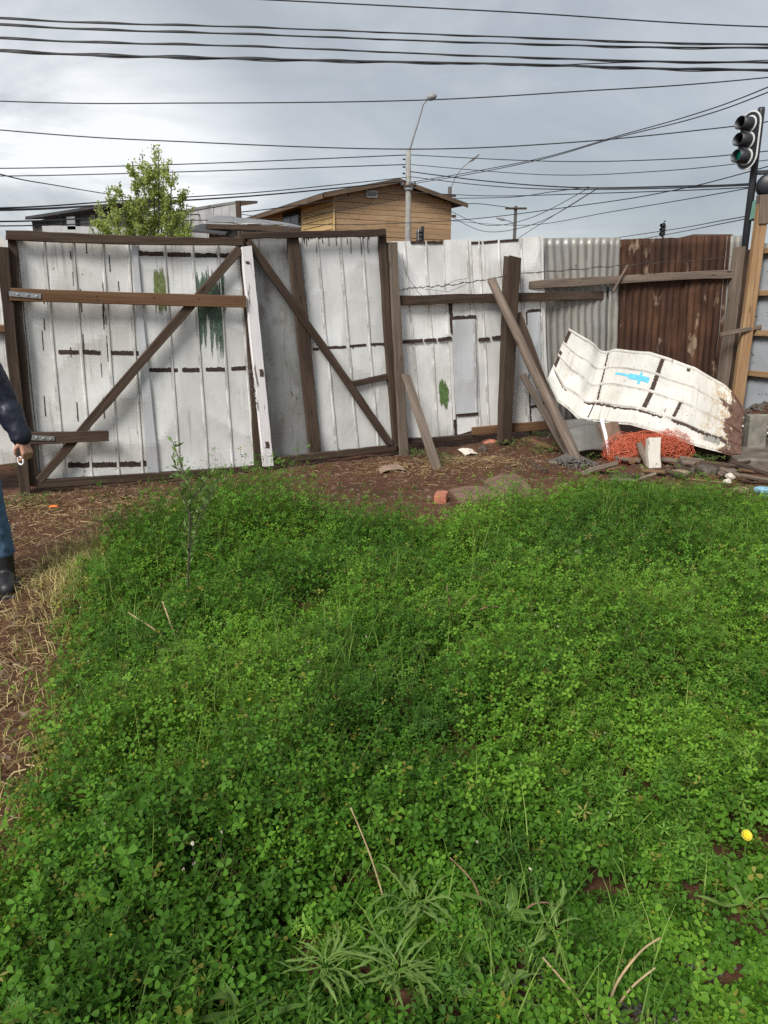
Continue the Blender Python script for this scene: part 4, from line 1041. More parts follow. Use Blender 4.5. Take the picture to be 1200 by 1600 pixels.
def netting():
    rnd = random.Random(5); m = MB()
    lobes = [(at(978, 708, 7.78), .22, .20, .20), (at(1045, 704, 7.80), .24, .20, .21), (at(1010, 700, 7.9), .25, .2, .17)]
    for k in range(560):
        c, rx, ry, rz = lobes[k % 3]; pts = []; ph = rnd.uniform(0, 6.28); th = rnd.uniform(.2, 1.4); n = rnd.randint(10, 18); sp = rnd.uniform(.15, .4); rr = rnd.uniform(.6, 1.12)
        ax = Vector((rnd.gauss(0, 1), rnd.gauss(0, 1), rnd.gauss(0, 1))).normalized(); u = ax.orthogonal().normalized(); v = ax.cross(u)
        for i in range(n):
            a = ph + i * sp; d = (u * math.cos(a) + v * math.sin(a)) * math.cos(th - .8) + ax * math.sin(th - .8)
            j = 1 + .22 * nz3(i * .6, k, 1)
            p = Vector((c.x + d.x * rx * rr * j, c.y + d.y * ry * rr * j, max(.01, c.z + d.z * rz * rr * j))); pts.append(p)
        m.tube(pts, rnd.uniform(.0013, .0028), 4, False)
    core = MB()
    o = m.build('orange_netting', M['net'], org=gp(1010, 735)); tag(o, 'tangled heap of orange plastic netting under the fallen sheet', 'netting')
    return o
netting()

# grey and cream scraps under the sheet
def curved_plate(name, label, cat, c, ex, ey, bend, mat, seed, n=10):
    vs, fs, uv = [], [], []; c, ex, ey = Vector(c), Vector(ex), Vector(ey); nn = ex.cross(ey).normalized()
    for i in range(n + 1):
        for j in range(n + 1):
            a, b = i / n - .5, j / n - .5
            vs.append(c + ex * a + ey * b + nn * (bend * math.cos(a * 3.2) * .5 + .015 * nz3(a * 5, b * 5, seed))); uv.append((a * ex.length, b * ey.length))
    for i in range(n):
        for j in range(n): q = i * (n + 1) + j; fs.append((q, q + 1, q + n + 2, q + n + 1))
    o = mesh_obj(name, vs, fs, mat, None, uv, True, org=c - Vector((0, 0, .1))); md = o.modifiers.new('t', 'SOLIDIFY'); md.thickness = .003
    return tag(o, label, cat)
curved_plate('metal_scrap', 'curved dull grey metal scrap beside the gravel heap', 'scrap metal', at(915, 688, 7.95), Vector((.46, .08, .03)), Vector((.03, .25, .24)), .13, M['dull_grey'], 1)
curved_plate('metal_scrap', 'long grey strip of sheet under the left end of the fallen sheet', 'scrap metal', at(908, 664, 8.2), Vector((.55, -.05, .05)), Vector((0, .16, .09)), .05, M['dull_grey'], 2)
curved_plate('metal_scrap', 'brown plate with chipped cream edge behind the orange netting', 'scrap metal', at(955, 678, 8.0), Vector((.22, .03, .04)), Vector((-.05, .14, .2)), .05, M['rock_plate'], 3)
scrap('board', at(940, 655, 8.05), at(952, 712, 7.85), .035, .03, M['white_wood'], 'narrow chipped cream board end left of the orange netting', 'board', 71)
scrap('post_stump', at(1024, 742, 7.32) + Vector((0, 0, -.05)), at(1021, 686, 7.5), .125, .09, M['stump'], 'short upright white painted post stump in front of the netting', 'post', 72)
scrap('board', at(1016, 735, 7.4), at(998, 692, 7.55), .06, .04, GW, 'splintered brown stick leaning on the white post stump', 'board', 73)
scrap('board', at(975, 752, 7.1), at(1045, 737, 7.2), .07, .04, GW, 'pale split board lying at the foot of the white post stump', 'board', 74)
scrap('log', at(1058, 728, 7.25), at(1118, 782, 6.7), .085, .08, OW, 'dark rotten log lying right of the orange netting', 'log', 75)
scrap('board', at(1082, 722, 7.5), at(1178, 741, 7.2), .10, .03, M['brown_wood'], 'flat brown board in front of the concrete slab', 'board', 76, (0, -.3, 1))
scrap('board', at(1090, 727, 7.42), at(1150, 737, 7.2), .16, .05, OW, 'dark board under the flat brown board', 'board', 77, (0, -.3, 1))
scrap('board', at(1078, 752, 6.9), at(1142, 758, 6.8), .06, .04, M['pale_wood'], 'short pale board scrap right of the dark rotten log', 'board', 78)
ORD = ['first', 'second', 'third', 'fourth', 'fifth', 'sixth', 'seventh', 'eighth', 'ninth', 'tenth', 'eleventh', 'twelfth', 'thirteenth', 'fourteenth', 'fifteenth', 'sixteenth', 'seventeenth', 'eighteenth', 'nineteenth', 'twentieth']
def nth(k): return 'leftmost' if k == 0 else ORD[k] + ' from the left'
rnd = random.Random(21)
WD = [(OW, 'dark'), (GW, 'grey'), (OW, 'dark'), (M['brown_wood'], 'brown'), (GW, 'grey')]
spots = sorted((rnd.uniform(935, 1185), rnd.uniform(716, 758)) for _ in range(20))
for k, (x, y) in enumerate(spots):
    p = gp(x, y, .08); d = Vector((rnd.uniform(-1, 1), rnd.uniform(-.6, .6), rnd.uniform(-.05, .3))).normalized()
    ln = rnd.uniform(.14, .42); mt, cn = rnd.choice(WD)
    scrap('wood_scrap', p - d * ln / 2, p + d * ln / 2, rnd.uniform(.03, .07), rnd.uniform(.015, .035), mt, f'small {cn} wood scrap, {nth(k)} along the rubble at the right fence foot', 'wood scrap', 80 + k, (rnd.uniform(-.4, .4), -.5, 1), 'wood scraps in the rubble')
for k, x in enumerate(sorted(rnd.uniform(2.75, 3.7) for _ in range(5))):      # under the fallen sheet
    p = Vector((x, rnd.uniform(8.15, 8.5), rnd.uniform(.08, .22))); d = Vector((rnd.uniform(.5, 1), rnd.uniform(-.5, .3), rnd.uniform(-.15, .15))).normalized(); ln = rnd.uniform(.4, .8)
    scrap('wood_scrap', p - d * ln / 2, p + d * ln / 2, rnd.uniform(.08, .14), .04, rnd.choice([OW, OW, GW]), f'broken board in the dark gap under the fallen sheet, {nth(k)}', 'wood scrap', 120 + k, (0, -.6, 1), 'boards under the fallen sheet')

def rock_mesh(seed, n=1):
    bm = bmesh.new(); bmesh.ops.create_icosphere(bm, subdivisions=n, radius=1.0)
    for v in bm.verts: v.co *= 1 + .35 * noise.noise(v.co * 1.3 + Vector((seed * 7.1, 0, 0)))
    vs = [v.co.copy() for v in bm.verts]; fs = [tuple(v.index for v in f.verts) for f in bm.faces]; bm.free(); return vs, fs
ROCKS = [rock_mesh(i, 1) for i in range(8)]; ROCKS2 = [rock_mesh(i, 2) for i in range(5)]
def rock(name, c, size, mat, label, cat, seed, squash=.7, rz=0, group=None):
    vs, fs = ROCKS2[seed % 5]; rot = Matrix.Rotation(rz, 3, 'Z'); sz = size if isinstance(size, tuple) else (size, size * .8, size * squash)
    c = Vector(c); return tag(mesh_obj(name, [c + rot @ Vector((v.x * sz[0], v.y * sz[1], v.z * sz[2])) for v in vs], fs, mat, None, None, False, org=c), label, cat, group)
# concrete slab and block
def slabs():
    m = MB(); A = [(3.55, 7.36), (5.6, 7.16), (5.8, 8.75), (3.75, 8.50)]
    vs = [(x, y, -.1) for x, y in A] + [(x, y, .105) for x, y in A] + [(x + (.02 if i in (0, 3) else -.02), y + (.02 if i < 2 else -.02), .125) for i, (x, y) in enumerate(A)]
    m.add(vs, [(0, 1, 5, 4), (1, 2, 6, 5), (2, 3, 7, 6), (3, 0, 4, 7), (4, 5, 9, 8), (5, 6, 10, 9), (6, 7, 11, 10), (7, 4, 8, 11), (8, 9, 10, 11)])
    o = m.build('concrete_slab', M['slab'], org=(4.4, 8, 0)); tag(o, 'dirty concrete slab edge under the rubble at the right', 'slab')
    p = at(1173, 696, 8.15); b = MB()
    b.prism((p + Vector((-.10, 0, -.03)), p + Vector((.11, .03, -.03))), (p + Vector((-.10, .03, .33)), p + Vector((.12, .06, .33))), (0, -1, .1), .17, 5, .012, .02, 3)
    tag(b.build('concrete_block', M['block'], org=p), 'pale grey concrete block standing by the fallen sheet', 'block')
slabs()
for k, (x, y, s) in enumerate(((1142, 744, .05), (1137, 752, .035))):
    rock('litter', gp(x, y, .06), s, M['paper'], 'crumpled white litter on the rubble near the brown board' if k == 0 else 'smaller white litter lump on the rubble', 'litter', k)
rock('litter', gp(1158, 766, .05), (.07, .05, .035), M['rag'], 'pinkish crumpled rag at the clover edge, far right', 'rag', 2)
rock('litter', gp(1196, 768, .06), (.09, .07, .05), M['blue_bag'], 'light blue plastic bag at the right edge', 'bag', 3)
rock('litter', gp(905, 862, .15), .02, M['paper'], 'tiny pale litter flake in the clover at the middle right', 'litter', 1)
rock('rubble_stone', at(1057, 742, 7.0), (.12, .08, .06), M['rag'], 'pale rounded stone by the dark rotten log', 'stone', 4)
rock('rubble_stone', at(1098, 738, 7.15), (.16, .1, .08), M['stone'], 'dark rounded stone under the flat brown board', 'stone', 2)
rnd = random.Random(33); rub = MB()
for k in range(420):
    x, y = rnd.uniform(4.15, 5.4), rnd.uniform(8.2, 9.5); s = rnd.uniform(.012, .05)
    vs, fs = ROCKS[k % 8]; z = terrain(x, y) + s * .2; z = max(z, .13 if y < 8.75 else 0); e = Vector((rnd.uniform(.6, 1.6), rnd.uniform(.6, 1.3), rnd.uniform(.4, .9))) * s; rot = Matrix.Rotation(rnd.uniform(0, 6), 3, 'Z')
    rub.add([rot @ Vector((v.x * e.x, v.y * e.y, v.z * e.z)) + Vector((x, y, z)) for v in vs], fs)
o = rub.build('rubble', M['stone']); o['kind'] = 'stuff'; o['label'] = 'dark rubble heaped at the foot of the panel fence'
for k, (x, y) in enumerate(sorted(((rnd.uniform(4.2, 4.5), rnd.uniform(8.5, 9.1)) for _ in range(9)), key=lambda q: q[0] / q[1])):
    z = max(terrain(x, y), .13) + .04; p = Vector((x, y, z)); d = Vector((rnd.uniform(-1, 1), rnd.uniform(-.4, .4), rnd.uniform(-.2, .3))).normalized()
    scrap('board_scrap', p, p + d * rnd.uniform(.06, .2), .03, .015, M['white_wood'], f'pale board chip on the dark rubble by the panel fence, {nth(k)}', 'wood scrap', 160 + k, (0, -.4, 1), 'pale chips on the rubble')
# gravel heap
rnd = random.Random(8); gv = MB(); c0 = gp(893, 727)
for k in range(1500):
    a, r = rnd.uniform(0, 6.28), abs(rnd.gauss(0, .13)); 
    if r > .34: continue
    z = .12 * math.exp(-(r / .17) ** 2); s = rnd.uniform(.005, .012); vs, fs = ROCKS[k % 8]; p = Vector((c0.x + r * math.cos(a) * 1.15, c0.y + r * math.sin(a), z))
    gv.add([v * s + p for v in vs], fs)
o = gv.build('gravel', m_plain('grey_gravel', (0.115, 0.105, 0.095), 0.9, 0.5, 60)); o['kind'] = 'stuff'; o['label'] = 'small heap of grey gravel at the foot of the leaning pole'
# things lying on the soil
def plate(name, px, th, mat, label, cat, z=0.0):
    b = [gp(x, y, z + th) for x, y in px]; n = len(b)
    for p in b: p.z = max(terrain(p.x, p.y), z) + th
    vs = b + [p - Vector((0, 0, th + .01)) for p in b]
    fs = [tuple(range(n)), tuple(range(2 * n - 1, n - 1, -1))] + [(i, (i + 1) % n, (i + 1) % n + n, i + n) for i in range(n)]
    return tag(mesh_obj(name, vs, fs, mat, None, None, False, org=b[0]), label, cat)
plate('flat_stone', [(755, 752), (782, 745), (807, 742), (826, 757), (829, 772), (790, 776), (772, 766)], .035, M['rock_plate'], 'larger flat brown stone slab at the back edge of the clover', 'stone')
plate('flat_stone', [(701, 766), (730, 762), (761, 760), (782, 772), (770, 780), (716, 780)], .03, M['rock_plate'], 'smaller flat brown stone slab next to the brick', 'stone')
pb = gp(687, 780, .03); MBb = MB().prism((pb + Vector((-.05, -.06, -.03)), pb + Vector((.05, -.09, -.03))), (pb + Vector((-.02, .12, -.03)), pb + Vector((.08, .10, -.03))), (0, 0, 1), .075, 4, .006, .008, 4)
tag(MBb.build('brick', M['brick'], org=pb), 'salmon coloured brick lying at the back edge of the clover', 'brick')
curved_plate('rag', 'crumpled faded rag on the soil below the gate corner', 'rag', gp(612, 734, .03), Vector((.25, .06, .02)), Vector((-.03, .16, .01)), .06, M['rag'], 6)
curved_plate('paper_scrap', 'pale crumpled paper on the soil before the white fence', 'paper', gp(731, 706, .03), Vector((.15, .05, .0)), Vector((-.08, .14, .04)), .03, M['paper'], 8)
curved_plate('orange_scrap', 'small bright orange scrap on the straw by the gate post', 'scrap', gp(84, 792, .02), Vector((.07, .0, .0)), Vector((0, .03, .01)), .02, M['orange_peel'], 8, 4)
rock('stone', gp(755, 701, .03), .05, M['stone'], 'dark round stone right of the pale paper', 'stone', 1)
rock('stone', gp(737, 691, .03), .03, M['block'], 'small pale stone by the fence foot', 'stone', 3)
rock('stone', gp(765, 692, .03), (.10, .06, .05), M['brick'], 'reddish earth clod by the fence foot', 'stone', 2)
scrap('board', gp(827, 720, .03), gp(852, 736, .04), .06, .03, OW, 'short dark board lying on the soil left of the gravel heap', 'board', 181, (0, -.3, 1))
scrap('board', gp(822, 686, .04), gp(868, 702, .04), .07, .03, M['brown_wood'], 'brown board lying at the foot of the fence behind the poles', 'board', 182, (0, -.3, 1))

# ---------------------------------------------------------------- soil clods and pebbles
rnd = random.Random(9); cl = MB()
def on_soil(x, y):
    return True
for k in range(9000):
    x, y = rnd.uniform(-3.6, 3.4), rnd.uniform(1.6, 9.2)
    if x > -1.2 and y < 5.0: continue
    if y > 6.4 + .5 * (x + 3.2) + .1: continue
    s = min(.035, .004 + abs(rnd.gauss(0, .009))); vs, fs = ROCKS[k % 8]; p = Vector((x, y, terrain(x, y) + s * .1)); e = Vector((rnd.uniform(.8, 1.5), rnd.uniform(.7, 1.2), rnd.uniform(.5, .8))) * s
    cl.add([Vector((v.x * e.x, v.y * e.y, v.z * e.z)) + p for v in vs], fs)
tm = NT('soil_clods'); vv = tm.coord('Object', rnd=False); ff = tm.noise(vv, 9, 3)
o = cl.build('soil_clods', tm.set(tm.ramp(ff, (.35, (0.06, 0.036, 0.024)), (.55, (0.125, 0.078, 0.052)), (.72, (0.24, 0.185, 0.145))), .9)); o['kind'] = 'stuff'; o['label'] = 'loose red brown soil clods and pebbles on the bare ground'

# ---------------------------------------------------------------- the person at the left edge
M['skin'] = m_plain('skin', (0.42, 0.22, 0.15), 0.55, 0.12, 30, 0, 0.05)
M['navy'] = m_plain('navy_jacket', (0.010, 0.014, 0.028), 0.5, 0.3, 12, 0, 0.2)
M['denim'] = m_plain('blue_denim', (0.065, 0.125, 0.21), 0.9, 0.3, 40, 0, 0.2)
M['boot'] = m_plain('black_boot', (0.014, 0.014, 0.016), 0.5, 0.3, 20, 0, 0.2)
M['hair'] = m_plain('dark_hair', (0.02, 0.014, 0.01), 0.6, 0.3, 60)
def person():
    C = Vector((-2.395, 4.08, 0)); root = thing('person', 'person in dark navy jacket, jeans and black boots, cut off by the left edge', 'person', C)
    rot = Matrix.Rotation(R(14), 3, 'Z')
    def T(*p): return C + rot @ Vector(p)
    def chain(m, pts, rad, n=12):
        P = [T(*p) for p in pts]; m.tube(P, rad, n)
        for p, r in ((P[0], rad[0]), (P[-1], rad[-1])):
            vs, fs = SPH; m.add([v * r + p for v in vs], fs)
    def ell(m, c, r):
        vs, fs = SPH; m.add([T(c[0] + v.x * r[0], c[1] + v.y * r[1], c[2] + v.z * r[2]) for v in vs], fs)
    bm = bmesh.new(); bmesh.ops.create_icosphere(bm, subdivisions=3, radius=1); SPH = ([v.co.copy() for v in bm.verts], [tuple(v.index for v in f.verts) for f in bm.faces]); bm.free()
    def rem(m, name, mat, par, vox, sm=4):
        o = m.build(name, mat, par, True); md = o.modifiers.new('union', 'REMESH'); md.mode = 'VOXEL'; md.voxel_size = vox; md.use_smooth_shade = True
        s = o.modifiers.new('soften', 'SMOOTH'); s.factor = .5; s.iterations = sm; return o
    b = MB()
    ell(b, (0, 0, .95), (.165, .115, .14)); chain(b, [(0, 0, .95), (0, .01, 1.15), (0, 0, 1.33)], [.13, .135, .13]); ell(b, (0, 0, 1.32), (.18, .11, .12))
    chain(b, [(0, 0, 1.38), (0, -.005, 1.50)], [.062, .055]); ell(b, (0, -.015, 1.605), (.077, .095, .115)); ell(b, (0, -.055, 1.55), (.055, .055, .055))
    chain(b, [(0, -.105, 1.615), (0, -.125, 1.583)], [.009, .015], 8)
    for s in (-1, 1):
        ell(b, (s * .08, 0, 1.60), (.012, .02, .032)); ell(b, (s * .018, -.108, 1.547), (.016, .007, .005))
        sh, el, wr = (s * .185, 0, 1.39), (s * .275, .04, 1.12), (s * .365, -.01, .885)
        chain(b, [sh, el, wr], [.05, .042, .028])
        if s < 0: wr = (s * .31, -.03, .87)
        w = Vector(wr); d = Vector((s * .25, -.20, -1)).normalized(); side = Vector((-s * .62, -.78, 0)).normalized(); side = (side - d * side.dot(d)).normalized(); nrm = d.cross(side)
        palm = [w, w + d * .045, w + d * .085]
        for o_ in (-.026, -.009, .009, .026):
            chain(b, [tuple(w + side * o_ * .6 + d * .01), tuple(w + side * o_ + d * .085)], [.0155, .0135], 8)
        inn = -nrm if (nrm.x * s) > 0 else nrm
        for o_, L in ((-.029, .060), (-.010, .074), (.010, .080), (.029, .072)):
            k = w + side * o_ + d * .088; k1 = k + (d * .62 + inn * .5).normalized() * L * .48; k2 = k1 + (inn * .95 - d * .05).normalized() * L * .34; k3 = k2 + (inn * .3 - d * .85).normalized() * L * .28
            chain(b, [tuple(k), tuple(k1), tuple(k2), tuple(k3)], [.0095, .0088, .0082, .007], 8)
        t0 = w + side * .022 + d * .022; t1 = t0 + (side * .7 + d * .6 + inn * .35).normalized() * .045; t2 = t1 + (d * .9 + inn * .6).normalized() * .032
        chain(b, [tuple(t0), tuple(t1), tuple(t2)], [.014, .0105, .0085], 8)
        if s > 0: HOLD = T(*(w + d * .118 + inn * .036 + side * .03)), rot @ side
        chain(b, [(s * .09, 0, .92), (s * .14, -.01, .50), (s * .165, .03, .10)], [.085, .058, .042]); chain(b, [(s * .165, .03, .07), (s * .21, -.14, .045)], [.04, .035])
    rem(b, 'body', M['skin'], root, .0055, 3)
    j = MB(); ell(j, (0, 0, .98), (.195, .145, .16)); chain(j, [(0, 0, .98), (0, 0, 1.3)], [.165, .165]); ell(j, (0, 0, 1.32), (.215, .14, .13)); chain(j, [(0, 0, 1.38), (0, 0, 1.455)], [.095, .075])
    for s in (-1, 1):
        wr = (s * .36, -.008, .895) if s > 0 else (s * .31, -.03, .88)
        sh, el = Vector((s * .185, 0, 1.385)), Vector((s * .275, .04, 1.12)); wv = Vector(wr); pts, rad = [], []
        for k in range(14):
            f = k / 13; p = sh.lerp(el, f * 2) if f < .5 else el.lerp(wv, f * 2 - 1)
            pts.append(tuple(p)); rad.append((.086 - .022 * f) * (1 + .07 * math.sin(k * 2.2) + .03 * nz3(k, s, 2)))
        rad[-1] = .056; rad[-2] = .058; chain(j, pts, rad); j.tube([T(*wv) + (T(*el) - T(*wv)).normalized() * .03, T(*wv) - (T(*el) - T(*wv)).normalized() * .012], [.060, .060], 14)
    jk = rem(j, 'jacket', M['navy'], root, .010, 2)
    tx = bpy.data.textures.new('folds', 'CLOUDS'); tx.noise_scale = .07; dm = jk.modifiers.new('folds', 'DISPLACE'); dm.texture = tx; dm.strength = .022; dm.mid_level = .5; dm.texture_coords = 'GLOBAL'
    q = MB(); ell(q, (0, 0, .93), (.185, .135, .14))
    for s in (-1, 1):
        pts = [(s * .095, 0, .90), (s * .13, -.005, .68), (s * .15, -.015, .48), (s * .165, .02, .30), (s * .168, .03, .23)]; chain(q, pts, [.108, .095, .080, .073, .072])
    jn = rem(q, 'jeans', M['denim'], root, .011, 3); dm = jn.modifiers.new('folds', 'DISPLACE'); dm.texture = tx; dm.strength = .014; dm.mid_level = .5; dm.texture_coords = 'GLOBAL'
    for s in (-1, 1):
        g = MB(); x = s * .168
        chain(g, [(x, .03, .31), (x, .03, .20), (x, .03, .10)], [.066, .062, .058]); chain(g, [(x, .045, .055), (x + s * .02, -.06, .055), (x + s * .05, -.165, .05)], [.054, .054, .048]); 
        bt = rem(g, 'boot', M['boot'], root, .009, 3)
        so = MB(); so.prism((T(x - .055, .10, -.0), T(x + .055, .10, -.0)), (T(x + s * .055 - .05, -.225, 0), T(x + s * .055 + .05, -.225, 0)), (0, 0, 1), .028, 6, .003, .008); so.build('sole', M['boot'], bt)
    h = MB(); ell(h, (0, .012, 1.635), (.085, .098, .095)); ell(h, (0, .05, 1.59), (.075, .07, .09)); rem(h, 'hair', M['hair'], root, .008, 2)
    for s in (-1, 1):
        e = MB(); ell(e, (s * .030, -.098, 1.615), (.011, .008, .008)); e.build('eye', M['white_rim'], root, True)
    c, ax = HOLD
    ring = MB(); u = ax.orthogonal().normalized(); v = ax.cross(u); ring.tube([c + (u * math.cos(a * .45) + v * math.sin(a * .45)) * .022 for a in range(15)], .0055, 8)
    tag(ring.build('white_ring', M['white_rim'], org=c, smooth_=True), "small white ring held in the person's hand", 'ring')
person()

# ---------------------------------------------------------------- vegetation
RNG = np.random.default_rng(5)
_perm = np.random.default_rng(1).random((256, 256))
def vnoise(x, y):
    xi, yi = np.floor(x).astype(int), np.floor(y).astype(int); fx, fy = x - xi, y - yi
    fx, fy = fx * fx * (3 - 2 * fx), fy * fy * (3 - 2 * fy)
    g = lambda a, b: _perm[a % 256, b % 256]
    return (g(xi, yi) * (1 - fx) + g(xi + 1, yi) * fx) * (1 - fy) + (g(xi, yi + 1) * (1 - fx) + g(xi + 1, yi + 1) * fx) * fy
EDGE = np.array([(-1.5, .4), (-1.28, 1.2), (-1.16, 1.9), (-1.30, 2.5), (-1.58, 3.3), (-1.90, 4.3), (-1.88, 4.95), (-1.5, 5.75), (-.75, 5.75), (-.2, 5.25), (.4, 5.22), (1.0, 5.65), (1.6, 6.35), (2.1, 6.35), (2.7, 5.95), (3.4, 5.85), (5.0, 5.8), (5.0, .4)])
def edge_dist(x, y):
    """Signed distance to the edge of the clover, positive inside."""
    d = np.full(len(x), 1e9); ins = np.zeros(len(x), bool); n = len(EDGE)
    for i in range(n):
        a, b = EDGE[i], EDGE[(i + 1) % n]; e = b - a
        t = np.clip(((x - a[0]) * e[0] + (y - a[1]) * e[1]) / (e @ e), 0, 1)
        d = np.minimum(d, np.hypot(x - a[0] - t * e[0], y - a[1] - t * e[1]))
        c = (a[1] > y) != (b[1] > y)
        with np.errstate(divide='ignore', invalid='ignore'):
            ins ^= c & (x < (b[0] - a[0]) * (y - a[1]) / (b[1] - a[1]) + a[0])
    return np.where(ins, d, -d)
def sst(a, b, x): t = np.clip((x - a) / (b - a), 0, 1); return t * t * (3 - 2 * t)
def gauss(x, y, cx, cy, sx, sy): return np.exp(-((x - cx) / sx) ** 2 - ((y - cy) / sy) ** 2)
def clover_h(x, y):
    h = .17 + .22 * (vnoise(x * 2.3 + 3, y * 2.3) - .40) + .15 * (vnoise(x * 5.5, y * 5.5 + 9) - .5)
    h += .19 * gauss(x, y, -.95, 4.9, .6, .5) + .07 * gauss(x, y, -.55, 2.5, .45, .35) + .06 * gauss(x, y, 1.6, 5.4, 1.3, .5) + .05 * gauss(x, y, 1.0, 3.2, .8, .5)
    h -= .07 * gauss(x, y, -.35, 3.5, .35, .3) + .05 * gauss(x, y, .5, 4.0, .5, .4) + .08 * gauss(x, y, -1.25, 3.6, .3, .6)
    front = 1 - (1 - sst(1.62, 1.95, y)) * sst(-.62, -.30, x) * .62
    front *= 1 - .72 * np.clip(gauss(x, y, -.15, 1.44, .17, .15) + gauss(x, y, .05, 1.44, .18, .15) + .8 * gauss(x, y, .08, 1.64, .14, .09) + .8 * gauss(x, y, .33, 3.55, .16, .2), 0, 1)
    ed = edge_dist(x, y)
    return np.maximum(.035, h) * front * (.45 + .55 * sst(0, .25, ed))
def in_view(x, y, pad=1.25):
    return np.abs(x) < (y * .964 + .42) * 600 / F + pad

# leaf shape: three folded leaflets
LT_N = np.array([(.06, 0, 0), (.52, .27, .09), (.86, .31, .10), (1, 0, .03), (.86, -.31, .10), (.52, -.27, .09)])
LF_N = np.array([(0, 3, 2, 1), (0, 5, 4, 3)])
LT_F = np.array([(.05, 0, 0), (.72, .36, .10), (1, 0, .02), (.72, -.36, .10)])
LF_F = np.array([(0, 1, 2, 3)])
LT_O = np.array([(.05, 0, 0), (.55, .16, .05), (1.15, 0, .02), (.55, -.16, .05)])
def leaves(P, Nn, size, tint, LT, LF, leaflets=3):
    n = len(P); Nn = Nn / np.linalg.norm(Nn, axis=1, keepdims=True)
    r = RNG.normal(size=(n, 3)); U = r - Nn * np.sum(r * Nn, 1, keepdims=True); U /= np.linalg.norm(U, axis=1, keepdims=True); W = np.cross(Nn, U)
    k = len(LT); V = np.empty((n, leaflets, k, 3)); up = RNG.uniform(-.15, .45, (n, leaflets))
    for j in range(leaflets):
        a = 2 * math.pi * j / leaflets + RNG.normal(0, .15, n); ca, sa = np.cos(a)[:, None], np.sin(a)[:, None]
        D = U * ca + W * sa; S = -U * sa + W * ca
        sz = size * RNG.uniform(.85, 1.1, n)
        for q in range(k):
            V[:, j, q] = P + (D * LT[q, 0] + S * LT[q, 1] + Nn * (LT[q, 2] + (LT[q, 0] * up[:, j])[:, None])) * sz[:, None]
    Fi = (np.arange(n * leaflets)[:, None, None] * k + LF[None]).reshape(-1, LF.shape[1])
    T = np.repeat(tint, leaflets * k, axis=0)
    return V.reshape(-1, 3), Fi, T
def clover():
    # plants on a jittered grid, each a tuft of stems leaning outwards
    gx, gy = np.meshgrid(np.arange(-2.2, 4.9, .135), np.arange(.7, 6.8, .135)); cx = (gx + RNG.uniform(-.06, .06, gx.shape)).ravel(); cy = (gy + RNG.uniform(-.06, .06, gy.shape)).ravel()
    vig = RNG.uniform(.65, 1.3, len(cx)); per = 34; N = len(cx) * per
    pid = np.repeat(np.arange(len(cx)), per); rr = np.abs(RNG.normal(0, .062, N)); aa = RNG.uniform(0, 2 * math.pi, N)
    x = cx[pid] + rr * np.cos(aa); y = cy[pid] + rr * np.sin(aa)
    keep = in_view(x, y) & (edge_dist(x, y) + .16 * (vnoise(x * 6, y * 6) - .5) > 0)
    keep &= RNG.random(N) < np.where(y > 3.4, .66, 1.0)
    bare = .9 * gauss(x, y, .56, 1.30, .20, .08)
    gap = vnoise(x * 3.1 + 40, y * 3.1 + 7)
    bare += .5 * gauss(x, y, -.15, 1.46, .15, .11) + .55 * gauss(x, y, .05, 1.46, .16, .11) + .35 * gauss(x, y, .08, 1.66, .13, .08)
    keep &= RNG.random(N) > np.clip(bare * 1.15, 0, .97)
    keep &= RNG.random(N) > np.where(gap > .86, .4, 0)
    keep &= RNG.random(N) < .35 + .65 * sst(0, .25, edge_dist(x, y))
    x, y, pid, rr, aa = x[keep], y[keep], pid[keep], rr[keep], aa[keep]; n = len(x)
    h = clover_h(x, y) * (.55 + .65 * np.exp(-(rr / .075) ** 2)) * vig[pid] * RNG.uniform(.75, 1.15, n) * 1.12 + .012
    z0 = np.array([terrain(a, b) for a, b in zip(x, y)])
    la = aa + RNG.normal(0, .5, n); lm = RNG.uniform(.1, .6, n) * h
    patch = vnoise(x * 1.7 + 11, y * 1.7 + 3); patch2 = vnoise(x * 7, y * 7)
    g = np.clip(.5 + .75 * (patch - .5) + .3 * (patch2 - .5) + RNG.normal(0, .17, len(cx))[pid] + RNG.normal(0, .10, n), 0, 1)
    ed = edge_dist(x, y)
    dry = np.clip(.75 * (1 - sst(.0, .30, ed)) * (x < -.9), 0, 1) + .06
    Pn, Nn, Sn, Tn, far = [], [], [], [], []
    nodes = 7
    lo, mi, hi, ye = np.array((.046, .126, .012)), np.array((.092, .226, .020)), np.array((.190, .370, .036)), np.array((.26, .26, .05))
    for k in range(nodes):
        f = np.clip(.22 + .78 * (k + RNG.uniform(0, 1, n)) / nodes, 0, 1)
        a = RNG.uniform(0, 2 * math.pi, n); pet = RNG.uniform(.012, .042, n) * (1.15 - .5 * f)
        px = x + np.cos(la) * lm * f ** 1.6 + np.cos(a) * pet; py = y + np.sin(la) * lm * f ** 1.6 + np.sin(a) * pet
        pz = z0 + h * f + RNG.normal(0, .006, n)
        out = np.stack([np.cos(a) * .55 + np.cos(la) * .25, np.sin(a) * .55 + np.sin(la) * .25, np.ones(n)], 1) + RNG.normal(0, .24, (n, 3))
        sz = (.65 + .65 * RNG.random(len(cx)))[pid] * RNG.uniform(.013, .0215, n) * np.where(y > 3.4, 1.12, 1.0) * (1.22 - .22 * sst(1.6, 2.6, y)) * (1.08 - .26 * f)
        gg = np.clip(g + RNG.normal(0, .13, n), 0, 1)[:, None]
        c = np.where(gg < .5, lo + (mi - lo) * gg * 2, mi + (hi - mi) * (gg * 2 - 1))
        c = np.where((RNG.random(n) < dry * .45)[:, None], ye * RNG.uniform(.6, 1.1, (n, 1)), c)
        Pn.append(np.stack([px, py, np.maximum(pz, z0 + .006)], 1)); Nn.append(out); Sn.append(sz); Tn.append(c); far.append(y > 3.4)
